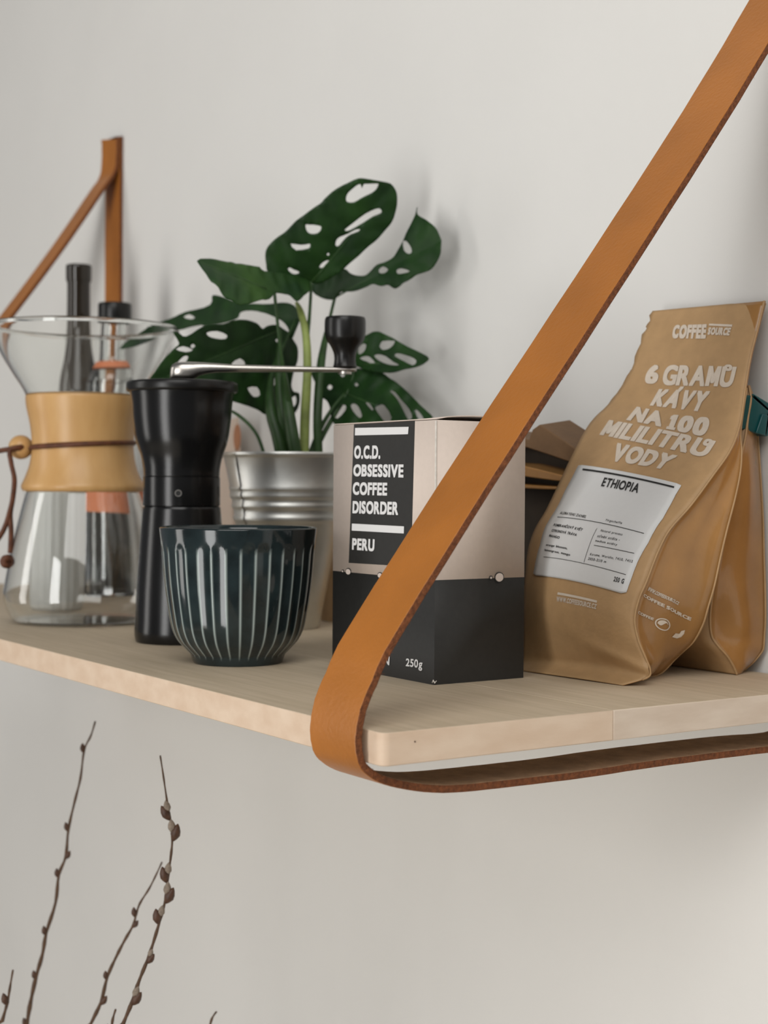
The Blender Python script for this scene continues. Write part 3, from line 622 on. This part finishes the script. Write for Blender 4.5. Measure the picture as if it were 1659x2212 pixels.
# worn pale line on the near vertical edge, and the scuffed bottom corner
obj('worn_edge', *box(BX1-.0006, BX1+.00015, BY0-.00015, BY0+.0005, BZ+.002, BH-.0004), M['card_edge'], bx)
obj('scuffed_corner', *tube([(BX1-.0014, BY0-.0002, .0012), (BX1-.0004, BY0-.0002, .0024), (BX1+.0002, BY0+.0002, .0012), (BX1+.0002, BY0+.0014, .0022)], [.0003, .0006, .0005, .0002], 6), M['card_edge'], bx)
FY = BY0-.00015
def fs(u, v, e=0.): return (u, FY-.0001-e, v)
def fs2(u, v, e=0.): return (u, FY-.00025-e, v)
STRIP = [[-.20111,.06055],[-.1392,.06135],[-.13646,.13941],[-.19642,.14038]]
STRIP[2][1] = BH; STRIP[3][1] = BH
V = [(q[0], FY-.0001, q[1]) for q in STRIP]+[(q[0], BY0+.00005, q[1]) for q in STRIP]
F = [(0, 1, 2, 3), (4, 7, 6, 5), (0, 4, 5, 1), (1, 5, 6, 2), (2, 6, 7, 3), (3, 7, 4, 0)]
strip = obj('black_strip', V, F, M['card_black'], bx)
for txt, q, sp in (('O.C.D.', [[-.19594,.1199],[-.16899,.11948],[-.16862,.12701],[-.19554,.12738]], .95), ('OBSESSIVE', [[-.1968,.10993],[-.14634,.1091],[-.14621,.11635],[-.19615,.11676]], .95), ('COFFEE', [[-.19716,.09941],[-.16211,.0992],[-.16174,.10644],[-.19676,.10664]], .95),
               ('DISORDER', [[-.19728,.08889],[-.15119,.08873],[-.15083,.09603],[-.19688,.096]], .95), ('PERU', [[-.19753,.06821],[-.17441,.06806],[-.17402,.0749],[-.19712,.07481]], .95)):
    obj('lettering', *printed(q, fs2, txt, .045, .65), M['white_print'], strip, smooth=False)
for q in ([[-.19512,.13314],[-.14246,.13251],[-.14185,.13647],[-.19493,.13733]], [[-.1979,.07913],[-.14576,.07895],[-.14559,.08283],[-.1977,.08309]]):
    obj('white_bar', *printed(q, fs2), M['white_print'], strip, smooth=False)
obj('lettering', *printed([[-.14334,.00611],[-.12777,.00634],[-.12742,.01229],[-.14297,.01165]], fs, '250g', .02), M['white_print'], bx, smooth=False)
obj('lettering', *printed([[-.16535,.0059],[-.15896,.00629],[-.15857,.01116],[-.16495,.01081]], fs, 'N', .02), M['white_print'], bx, smooth=False)
# printed bubbles along the edge of the black foot (thin black ring, beige disc)
def bubble(c, r, on_front=True, ry=None):
    ry = ry or r
    def disc(rad, rad2, off, n=28):
        V = [((c[0]+rad*math.cos(2*PI*k/n), FY-off, c[1]+rad2*math.sin(2*PI*k/n)) if on_front else (BX1+.0002+off, c[0]+rad*math.cos(2*PI*k/n), c[1]+rad2*math.sin(2*PI*k/n))) for k in range(n)]
        return V, [tuple(range(n))]
    b = obj('bubble', *disc(r+.0005, ry+.0005, .0001), M['card_black'], bx, smooth=False)
    obj('bubble_fill', *disc(r, ry, .0002), M['bubble_print'], b, smooth=False)
for (x, y, r) in ((753, 1235, 6), (821.5, 1243, 5), (851, 1245, 11.5), (741, 1234, 1.8), (832, 1243, 2)):
    c_ = {753: [-.20154,.0555], 821.5: [-.16892,.05508], 851: [-.15549,.05527], 741: [-.20747,.05547], 832: [-.1641,.05533]}[x]
    bubble(c_, r*.00042, True, r*.00026)
bubble([.1537,.05561], .0027, False, .0023); bubble([.14801,.05552], .0007, False, .0006)
bubble([-.17307,.03374], .0105, True, .0072)

# ------------------------------------------------------------------ front kraft coffee bag
BULGE = [.001,.003,.005,.006,.007,.008,.009,.010,.010,.009,.007,.005,.003,.001,0,0,0,0]
def spline(P, v):
    n = len(P); i = min(int(v), n-2); t = v-i
    a, b, c, d = P[max(i-1,0)], P[i], P[i+1], P[min(i+2,n-1)]
    return [.5*(2*b[k]+(c[k]-a[k])*t+(2*a[k]-5*b[k]+4*c[k]-d[k])*t*t+(3*b[k]-a[k]-3*c[k]+d[k])*t**3) for k in range(3)]
def panel_point(L, R, nrm, bulge, u, v):
    a = spline(L, v); b = spline(R, v); n = len(L)
    i = min(int(v), n-2); h = bulge[i]+(bulge[i+1]-bulge[i])*(v-i)
    h *= max(0., 4*u*(1-u))
    top = max(0., (v-(n-5))/4.)
    h -= .003*top*max(0., (u-.92+.1*(v-n+3))/.28)
    e = v-(3.6-3.2*max(0., u-.45)); h += .0022*math.exp(-(e/.55)**2)*max(0., min(1., (u-.4)*3))
    e = v-(1.2+.9*u); h -= .0012*math.exp(-(e/.5)**2)*max(0., min(1., 2-abs(u-.5)*4))
    return [a[k]+(b[k]-a[k])*u+nrm[k]*h for k in range(3)]
def gusset_point(R, K, inward, u, v):
    a = spline(R, v); b = spline(K, v)
    d = math.dist(a, b); h = (.16+.05*math.sin(v*1.7)*u)*d*max(0., 4*u*(1-u))*(.35+.65*abs(2*u-1))
    return [a[k]+(b[k]-a[k])*u+inward[k]*h for k in range(3)]

L1 = [[-.14131,.18916,.0004],[-.15116,.19743,.0038],[-.15265,.19891,.01026],[-.15097,.19781,.01848],[-.14795,.19559,.02947],[-.14666,.19509,.04152],[-.14863,.19791,.05592],[-.15166,.20229,.06903],[-.15259,.20776,.08017],[-.15278,.21613,.09113],[-.15713,.22915,.1063],[-.16104,.24379,.12515],[-.16259,.2581,.14326],[-.15745,.27115,.15773],[-.15154,.28051,.17569],[-.14975,.28729,.19494],[-.14849,.29132,.20376],[-.14794,.29375,.21172]]
R1 = [[-.06305,.19433,.0004],[-.05517,.20436,.00458],[-.054,.20518,.00904],[-.05534,.20306,.01537],[-.05775,.19992,.02508],[-.05881,.19848,.03529],[-.0573,.19989,.04582],[-.05501,.20322,.05559],[-.05453,.21021,.07008],[-.05482,.21907,.08219],[-.05192,.23168,.09523],[-.0495,.24561,.1114],[-.04899,.25827,.1253],[-.05386,.27076,.14006],[-.05928,.28028,.16024],[-.06116,.28645,.17863],[-.06247,.29357,.19515],[-.0631,.29889,.2101]]
K1 = [[-.0866,.22983,.0004],[-.08376,.24103,.00122],[-.07704,.246,.00983],[-.07076,.24572,.01453],[-.06113,.24406,.02107],[-.05422,.24392,.03069],[-.05068,.24434,.04093],[-.04834,.24632,.05222],[-.04813,.25044,.06708],[-.04843,.25548,.08198],[-.05033,.26365,.09949],[-.05125,.26837,.11339],[-.05181,.26989,.1248],[-.05563,.27307,.13637],[-.05932,.28148,.16024],[-.0612,.28765,.17863],[-.06251,.29477,.19515],[-.06313,.30009,.2101]]
T1 = [.038,.04,.042,.044,.046,.047,.046,.044,.041,.036,.03,.022,.012,.004,.0012,.0012,.0012,.0012]
NB = (.29869,-.87615,.37834); INW = (-.99954,-.03047,0); WV = (-.03047,.99954,0)
NR_ = len(L1)
bg1 = thing('coffee_bag', 'kraft coffee bag with a white Ethiopia label leaning on the wall', 'bag', (-.10218, .19175, 0))
def S(u, v, off=0.):
    p = panel_point(L1, R1, NB, BULGE, u, v); return [p[k]+NB[k]*off for k in range(3)]
NU, NV = 28, (NR_-1)*5
def prow(v):
    row = [S(i/NU, v) for i in range(NU+1)]
    if v > NR_-5.5: row[0][0] += .0007*math.sin(v*9.)+.0004*math.sin(v*23.)
    return [tuple(p) for p in row]
o = obj('front_panel', *rsurf([prow(j*(NR_-1)/NV) for j in range(NV+1)]), M['kraft'], bg1, smooth=True); solid(o, .0005, 0); front = o
def G(u, v, off=0.):
    p = gusset_point(R1, K1, INW, u, v); return [p[k]-INW[k]*off for k in range(3)]
jmax = NR_-4
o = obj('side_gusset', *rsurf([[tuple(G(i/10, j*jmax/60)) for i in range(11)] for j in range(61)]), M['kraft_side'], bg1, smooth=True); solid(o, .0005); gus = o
def KL(v):
    a = spline(L1, v); i = min(int(v), NR_-2); t = T1[i]+(T1[i+1]-T1[i])*(v-i); return [a[k]+WV[k]*t for k in range(3)]
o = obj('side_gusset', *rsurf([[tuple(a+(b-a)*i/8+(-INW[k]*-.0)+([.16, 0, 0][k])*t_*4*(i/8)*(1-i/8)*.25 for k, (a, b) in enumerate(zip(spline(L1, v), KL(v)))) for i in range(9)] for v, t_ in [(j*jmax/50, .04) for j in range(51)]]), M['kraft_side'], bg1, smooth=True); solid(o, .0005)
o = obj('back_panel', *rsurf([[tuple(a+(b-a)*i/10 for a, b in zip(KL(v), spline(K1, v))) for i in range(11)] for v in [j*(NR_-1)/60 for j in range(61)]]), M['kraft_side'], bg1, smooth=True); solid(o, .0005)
rowb = [tuple(S(i/10, 0)) for i in range(11)]; rowk = [tuple(a+(b-a)*i/10 for a, b in zip(KL(0), spline(K1, 0))) for i in range(11)]
o = obj('base_panel', *rsurf([rowb, rowk]), M['kraft_side'], bg1, smooth=True)
# pale seal ridge along the two right hand edges of the bag
obj('sealed_rib', *tube([spline(R1, j*(NR_-1)/90) for j in range(4, 91)], .0006, 6), M['kraft'], bg1, smooth=True)
obj('sealed_rib', *tube([spline(K1, j*jmax/80) for j in range(0, 81)], .0006, 6), M['kraft'], bg1, smooth=True)
P3 = lambda off: (lambda u, v, e=0.: S(u, v, off+e))
for txt, q, sp, bo in (('COFFEE', [[.27899,15.17681],[.58478,15.35439],[.55453,16.04804],[.25628,15.95712]], .5, .07), ('SOURCE', [[.58876,15.54658],[.77947,15.58834],[.77928,15.91508],[.57955,15.89807]], .5, .07),
               ('6', [[.17204,13.64677],[.28287,13.68168],[.25741,14.25942],[.13775,14.24071]], .5, .05), ('GRAMU', [[.32052,13.67459],[.89816,13.94102],[.90856,14.57463],[.29305,14.29111]], .5, .04), ('°', [[.8044,14.3864],[.87374,14.41229],[.87141,14.60963],[.80151,14.58222]], .5, .03), ('KAVY', [[.31881,13.00263],[.72082,13.11038],[.73718,13.73941],[.32337,13.56016]], .5, .055), ('´', [[.47083,13.55028],[.51446,13.5773],[.52015,13.74877],[.47543,13.72255]], .5, .05), ('NA', [[.24333,12.30853],[.51277,12.28825],[.45589,12.87367],[.23275,12.89384]], .5, .055), ('100', [[.55321,12.23424],[.81819,12.24151],[.79906,12.99503],[.51762,12.84129]], .5, .055),
               ('MILILITRU', [[.13465,11.6259],[.89644,11.51001],[.89841,12.18215],[.12739,12.20366]], .5, .04), ('°', [[.82766,11.9336],[.88035,11.93383],[.88495,12.20087],[.82948,12.21835]], .5, .03), ('VODY', [[.33529,10.8371],[.72674,10.84525],[.7409,11.39254],[.30387,11.46786]], .5, .055),
               ('WWW.COFFEESOURCE.CZ', [[.37466,4.94875],[.72306,4.96928],[.72898,5.21269],[.37818,5.17168]], .9, .05)):
    obj('lettering', *printed(q, P3(.0006), txt, bo, sp), M['kraft_print'], front, smooth=False)
for q in ([[.57462,15.98541],[.78107,15.95393],[.77974,16.04903],[.57408,16.0709]], [[.3819,5.25146],[.7246,5.26867],[.7264,5.37465],[.38513,5.34874]]):
    obj('printed_bar', *printed(q, P3(.0006)), M['kraft_print'], front, smooth=False)
# paper label with rounded corners following the bag
LQ = [[[.10656,5.85869],[.91964,6.00456]],[[.1161,6.12864],[.91706,6.50287]],[[.12895,6.6325],[.91457,7.118]],[[.13976,7.16494],[.9163,7.5101]],[[.12268,8.04758],[.93152,8.26285]],[[.11855,8.76859],[.93032,8.82517]],[[.11932,9.19182],[.92546,9.31556]],[[.10688,9.74236],[.90303,9.79576]],[[.10731,10.231],[.88583,10.19629]],[[.10651,10.52561],[.88124,10.43505]],[[.10814,10.62764],[.87788,10.52087]]]
def lab(s, t, off=.0009):
    i = min(int(t*10), 9); f_ = t*10-i
    a = [LQ[i][0][k]+(LQ[i+1][0][k]-LQ[i][0][k])*f_ for k in (0, 1)]; b = [LQ[i][1][k]+(LQ[i+1][1][k]-LQ[i][1][k])*f_ for k in (0, 1)]
    return S(a[0]+(b[0]-a[0])*s, a[1]+(b[1]-a[1])*s, off)
rows_ = []
for j in range(41):
    t = j/40; e = min(t, 1-t); r_ = .035; ins = (r_-math.sqrt(max(0, r_*r_-(r_-e)**2)))*1.2 if e < r_ else 0
    rows_.append([tuple(lab(ins+(1-2*ins)*i/20, t)) for i in range(21)])
lb = obj('paper_label', *rsurf(rows_), M['label'], bg1, smooth=True); solid(lb, .0002, 0)
lb['label'] = 'white paper label'
PL = P3(.0013)
def ink(q, txt=None, bo=.0, sp=1.7): obj('lettering' if txt else 'ruled_line', *printed(q, PL, txt, bo, sp, 14), M['ink'], lb, smooth=False)
ink([[.16552,10.46091],[.85255,10.3713],[.84865,10.41962],[.16108,10.51825]])
ink([[.38731,10.01867],[.66511,9.9883],[.64653,10.29559],[.37302,10.31403]], 'ETHIOPIA', .02, 1.5)
for q in ([[.18941,8.61009],[.8829,8.57529],[.88304,8.60128],[.18932,8.63938]], [[.60714,7.61915],[.88051,7.73268],[.8806,7.75127],[.60722,7.63945]], [[.20665,6.68062],[.8774,6.92344],[.8774,6.94629],[.20681,6.70347]], [[.57538,6.88367],[.57269,8.32697],[.57526,8.33028],[.57814,6.8882]]): ink(q)
for txt, q, bo in (('ALEMAYEHU DANIEL', [[.19146,8.77761],[.44282,8.70213],[.4428,8.82905],[.19119,8.90331]], .0), ('Yirgacheffe', [[.59583,8.70214],[.71757,8.7136],[.71792,8.83336],[.59601,8.82443]], 0), ('POMERANČOVÝ KVĚT', [[.20268,8.13995],[.47473,8.07675],[.47518,8.23647],[.20327,8.3135]], .01), ('CITRONOVÁ TRÁVA', [[.21105,7.8663],[.44966,7.82239],[.45067,7.95822],[.21237,8.01531]], .01),
               ('MANGO', [[.20808,7.62089],[.31378,7.58222],[.31421,7.69151],[.20859,7.7361]], .01), ('orange blossom,', [[.20713,7.16359],[.41463,7.18993],[.4149,7.3106],[.20758,7.29318]], .01), ('lemongrass, mango', [[.20599,6.92937],[.45336,6.95211],[.4538,7.07547],[.20672,7.05626]], .01), ('Natural process', [[.6076,8.19231],[.76104,8.23295],[.76133,8.36343],[.60793,8.32781]], 0),
               ('střední acidita -', [[.60627,7.95785],[.76174,8.01752],[.76195,8.1397],[.60681,8.08238]], 0), ('medium acidity', [[.60492,7.74562],[.75869,7.7995],[.75924,7.90902],[.60545,7.85961]], 0), ('Kurume, Worisho, 74110, 74112', [[.60295,7.20687],[.89014,7.41286],[.89027,7.51148],[.60311,7.31989]], 0), ('2050-2110 m', [[.5995,7.02506],[.72962,7.11577],[.72967,7.21843],[.59959,7.13434]], 0),
               ('250 G', [[.81516,6.45043],[.8839,6.48364],[.88114,6.73347],[.81404,6.68864]], .02)):
    ink(q, txt, bo)
# print on the side gusset
G3 = lambda off: (lambda u, v, e=0.: G(u, v, off+e))
for txt, q in (('WWW.COFFEESOURCE.CZ', [[.08854,6.54615],[.61513,5.91664],[.62087,6.06276],[.10177,6.74995]]), ('COFFEE SOURCE', [[.06525,6.19191],[.86026,5.16308],[.85657,5.34091],[.06026,6.35165]]), ('COFFEE', [[.0482,5.30861],[.33207,5.0204],[.33851,5.14437],[.05727,5.449]])):
    obj('lettering', *printed(q, G3(.0006), txt, .04, .9), M['kraft_print'], gus, smooth=False)
c0 = [.47943,4.84827]; du = [.1192,-.07264]; dv = [-.00536,.32014]
def mark(s, t, off=.0006): return tuple(G(c0[0]+du[0]*s+dv[0]*t, c0[1]+du[1]*s+dv[1]*t, off))
V = [mark(r*math.cos(2*PI*k/28), r*math.sin(2*PI*k/28)) for r in (.82, 1.) for k in range(28)]
F = [(k, (k+1) % 28, 28+(k+1) % 28, 28+k) for k in range(28)]
n = len(V); arc = []
for k in range(13):
    a = PI*.05+PI*1.0*k/12; V.append(mark(.68*math.cos(a), .68*math.sin(a)))
for k in range(13):
    t = k/12; x = -.68+1.36*t; V.append(mark(x, -.3*math.sin(2*PI*t)+.05))
F.append(tuple(range(n, n+26)))
obj('recycling_mark', V, F, M['kraft_print'], gus, smooth=False)
LF = [[.67817,4.19513],[.72586,4.42152],[.78421,4.41091],[.79672,4.57199],[.83955,4.6384],[.84582,4.43121],[.82566,4.23213],[.7716,4.13018]]
obj('leaf_mark', [tuple(G(u, v, .0006)) for u, v in LF], [tuple(range(8))], M['kraft_print'], gus, smooth=False)

# ------------------------------------------------------------------ second kraft bag with the teal clip
FR = [[-.06477,.28192,.0004],[-.06486,.279,.0055],[-.06507,.274,.01146],[-.06627,.269,.01652],[-.06966,.267,.02199],[-.07022,.266,.03102],[-.06931,.266,.0414],[-.0667,.266,.05442],[-.06405,.267,.06991],[-.06137,.269,.08788],[-.05931,.272,.1058],[-.05909,.277,.1212],[-.06143,.283,.13291],[-.06325,.287,.14468],[-.06318,.289,.15458],[-.06593,.29,.16227]]
BR = [[-.07516,.296,-.00052],[-.06928,.299,.00544],[-.06655,.302,.01027],[-.06475,.303,.01407],[-.06416,.303,.0207],[-.0636,.303,.02993],[-.06375,.303,.04042],[-.06428,.303,.05351],[-.06519,.303,.06922],[-.06613,.303,.08757],[-.06777,.303,.10594],[-.06938,.303,.12172],[-.07059,.303,.13358],[-.06904,.3,.14528],[-.06758,.296,.15503],[-.06744,.292,.16243]]
b2 = thing('coffee_bag', 'rear kraft coffee bag by the wall, closed with a teal clip', 'bag', (FR[0][0]-.05, .29, 0))
WX = -.088
def G2(u, v):
    a = spline(FR, v); b = spline(BR, v); d = math.dist(a, b)
    h = (.10*math.sin(PI*u)+.05*math.sin(v*1.3+2*u))*d*math.sin(PI*u)
    return [a[0]+(b[0]-a[0])*u+h*.8, a[1]+(b[1]-a[1])*u-h*.3, a[2]+(b[2]-a[2])*u]
n2 = len(FR)-1
o = obj('side_gusset', *rsurf([[tuple(G2(i/12, j*n2/70)) for i in range(13)] for j in range(71)]), M['kraft_side'], b2, smooth=True); solid(o, .0005)
def FP(s, v):
    a = spline(FR, v); b = (a[0]+WX, a[1], a[2]); y = a[1]-.006*math.sin(PI*s)*min(1, v/4)*max(0, min(1, (n2-v)/4)); return (a[0]+WX*s, y, a[2])
o = obj('front_panel', *rsurf([[FP(i/10, j*n2/60) for i in range(11)] for j in range(61)]), M['kraft'], b2, smooth=True); solid(o, .0005)
o = obj('back_panel', *rsurf([[(spline(BR, j*n2/60)[0]+WX*i/8, spline(BR, j*n2/60)[1], spline(BR, j*n2/60)[2]) for i in range(9)] for j in range(61)]), M['kraft_side'], b2, smooth=True); solid(o, .0005)
o = obj('side_gusset', *rsurf([[tuple(a+(b-a)*i/6+(WX if k == 0 else 0) for k, (a, b) in enumerate(zip(spline(FR, j*n2/50), spline(BR, j*n2/50)))) for i in range(7)] for j in range(51)]), M['kraft_side'], b2, smooth=True); solid(o, .0005)
obj('sealed_rib', *tube([spline(FR, j*n2/80) for j in range(81)], .0007, 6), M['kraft'], b2, smooth=True)
obj('sealed_rib', *tube([spline(BR, j*n2/80) for j in range(81)], .0007, 6), M['kraft'], b2, smooth=True)
ck = thing('bag_clip', 'teal plastic clip pinching the top of the rear coffee bag', 'clip', [-.0578,.287,.14579])
def prism(pts, d):
    n = len(pts); V = [tuple(p) for p in pts]+[tuple(p[k]+d[k] for k in (0, 1, 2)) for p in pts]
    return V, [tuple(range(n)), tuple(range(n, 2*n))]+[(i, (i+1) % n, n+(i+1) % n, n+i) for i in range(n)]
for P in ([[-.063,.28166,.13781],[-.063,.28217,.15277],[-.063,.28508,.15598],[-.063,.28877,.15689],[-.063,.30389,.14859],[-.063,.29807,.13486]], [[-.0632,.29886,.13475],[-.0632,.3045,.14836],[-.0632,.28972,.1572],[-.0632,.2912,.15777],[-.0632,.30481,.15255],[-.0632,.30599,.14998],[-.0632,.30358,.13421],[-.0632,.3017,.13391]]):
    o = obj('clip_arm', *prism(P, (-.045, .0005, .003)), M['clip'], ck, smooth=30); bevel(o, .0009, 3)
o = obj('clip_hinge', *prism([[-.0617,.29215,.13546],[-.0617,.29722,.1465],[-.0617,.30174,.14587],[-.0617,.29966,.13434]], (-.0012, 0, 0)), M['clip'], ck, smooth=30); bevel(o, .0005, 2)
# ------------------------------------------------------------------ pussy willow twigs under the shelf, in a floor vase
VASE = Vector((-.42, .02, -1.0))
vs_ = thing('floor_vase', 'tall grey stoneware vase on the floor below the shelf', 'vase', tuple(VASE))
obj('vase_body', *lathe(tuple(VASE), dense([(.001, 0), (.07, 0), (.085, .02), (.10, .15), (.085, .30), (.05, .42), (.045, .46), (.052, .48), (.049, .48), (.041, .46), (.046, .42), (.07, .30), (.001, .28)], 3), 48), M['vase'], vs_, smooth=60)
def teardrop(p, d, L, r, m, parent, name, n=8):
    d = d.normalized(); a = d.orthogonal().normalized(); b = d.cross(a); V = []; F = []
    pr_ = [(0, .12), (.15, .55), (.38, 1.), (.62, .9), (.85, .5), (1., .08)]
    for t, q in pr_:
        for k in range(n): V.append(tuple(p+d*L*t+(a*math.cos(2*PI*k/n)+b*math.sin(2*PI*k/n))*r*q))
    for i in range(len(pr_)-1):
        for k in range(n): F.append((i*n+k, i*n+(k+1) % n, (i+1)*n+(k+1) % n, (i+1)*n+k))
    F += [tuple(range(n)), tuple((len(pr_)-1)*n+k for k in range(n))]
    return obj(name, V, F, m, parent, smooth=True)
TW = [
 ('rightmost tall pussy willow twig with large open buds below the shelf', [(-.29773,.03953,-.05751),(-.29662,.04087,-.06802),(-.29512,.04265,-.08324),(-.29384,.04422,-.0943),(-.29285,.04532,-.10675),(-.29312,.04459,-.11783),(-.29396,.04293,-.13169),(-.29451,.04173,-.14416),(-.29614,.03892,-.15664),(-.29821,.03542,-.17051),(-.29989,.03262,-.18023),(-.30245,.02844,-.19272),(-.30455,.02494,-.20521),(-.30725,.02052,-.21826),(-.31093,.01447,-.23713)], .00085, [(3, -1, 1.2), (4, 1, 1.3), (6, -1, 1.2), (7, 1, 1.3), (8, -1, 1.15), (10, 1, .9), (12, 1, 1.2)], 1.0),
 ('shorter pussy willow twig leaning just left of the tallest open-budded one', [(-.38666,.08385,-.14571),(-.38857,.08076,-.15372),(-.39114,.07664,-.16358),(-.39422,.07176,-.17282),(-.39563,.06944,-.18052),(-.39653,.06788,-.18759),(-.39944,.06325,-.19745),(-.40233,.05862,-.20823),(-.4055,.05347,-.22209),(-.4076,.04983,-.239),(-.41111,.04417,-.25347),(-.41605,.03618,-.27441)], .0009, [(4, -1, .9), (5, 1, .8), (8, -1, .8), (9, 1, 1.0)], .9),
 ('leftmost long pussy willow twig, blurred with small tight buds', [(-.48753,.07955,-.065),(-.48919,.07676,-.07562),(-.49159,.07287,-.08558),(-.49272,.0706,-.10546),(-.49449,.06751,-.12038),(-.49688,.06331,-.14194),(-.49763,.06158,-.16181),(-.50017,.05741,-.17509),(-.50111,.0554,-.19497),(-.50442,.04982,-.21653),(-.50563,.04757,-.23145),(-.50792,.04365,-.24803),(-.50982,.04028,-.26627),(-.51102,.03802,-.28185),(-.51284,.03464,-.30439)], .0011, [(2, -1, .9), (5, -1, .9), (6, 1, .9), (7, -1, .9), (9, -1, .95), (11, -1, .9), (13, -1, .9)], .9),
 ('short pussy willow twig at the lower left corner with one dark bud', [(-.42129,-.00564,-.21158),(-.42211,-.00718,-.22212),(-.42293,-.00872,-.23267),(-.42457,-.01152,-.24473),(-.42679,-.01533,-.26131)], .0010, [(2, -1, 1.1)], .9),
 ('tiny pussy willow twig tip beside the open-budded twig at the bottom', [(-.33753,.0292,-.21966),(-.33838,.02776,-.22539),(-.33889,.02678,-.23254),(-.33989,.02482,-.24829)], .0010, [(2, -1, .8)], .9),
 ('single thin willow twig tip right of the other twigs at the bottom', [(-.34703,.10424,-.23779),(-.34862,.10173,-.24232),(-.3495,.1002,-.24986),(-.35038,.09838,-.26643)], .0009, [], .8),
]
for lab_, P, r0, buds, sc in TW:
    P = [Vector(p) for p in P]
    # carry the twig on down into the mouth of the vase
    ti = [t_[0] for t_ in TW].index(lab_); ax_ = [(.026, .012), (.002, .022), (-.024, -.004), (-.014, .018), (.012, -.016), (.028, -.008)][ti]
    m = VASE+Vector((ax_[0], ax_[1], .47)); b = VASE+Vector((ax_[0]*.5, ax_[1]*.5, .31))
    ext = [P[-1]+(m-P[-1])*.5+(P[-1]-P[-2]).normalized()*.01, m, b]
    root = thing('willow_twig', lab_, 'twig', tuple(b), 'pussy willow twigs')
    path = dense([tuple(p) for p in P+ext], 4)
    N_ = len(path); obj('twig_stem', *tube(path, [r0*(.55+1.0*min(1, i/(len(P)*4)))*(1+.18*math.sin(i*1.7)) for i in range(N_)], 8), M['twig'], root, smooth=True)
    for (i, s, k) in buds:
        p = P[i]; t = (P[i-1]-P[i]).normalized(); d = (t+rv*s*.38-fv*.1)
        b_ = teardrop(p-t*.002+rv*s*.0005, d, .0085*k*sc, .0024*k*sc, M['husk'], root, 'bud')
        if sc >= 1: teardrop(p+t*.0022*k+rv*s*.0004, d+rv*-s*.35, .0066*k, .0019*k, M['fluff'], b_, 'catkin')
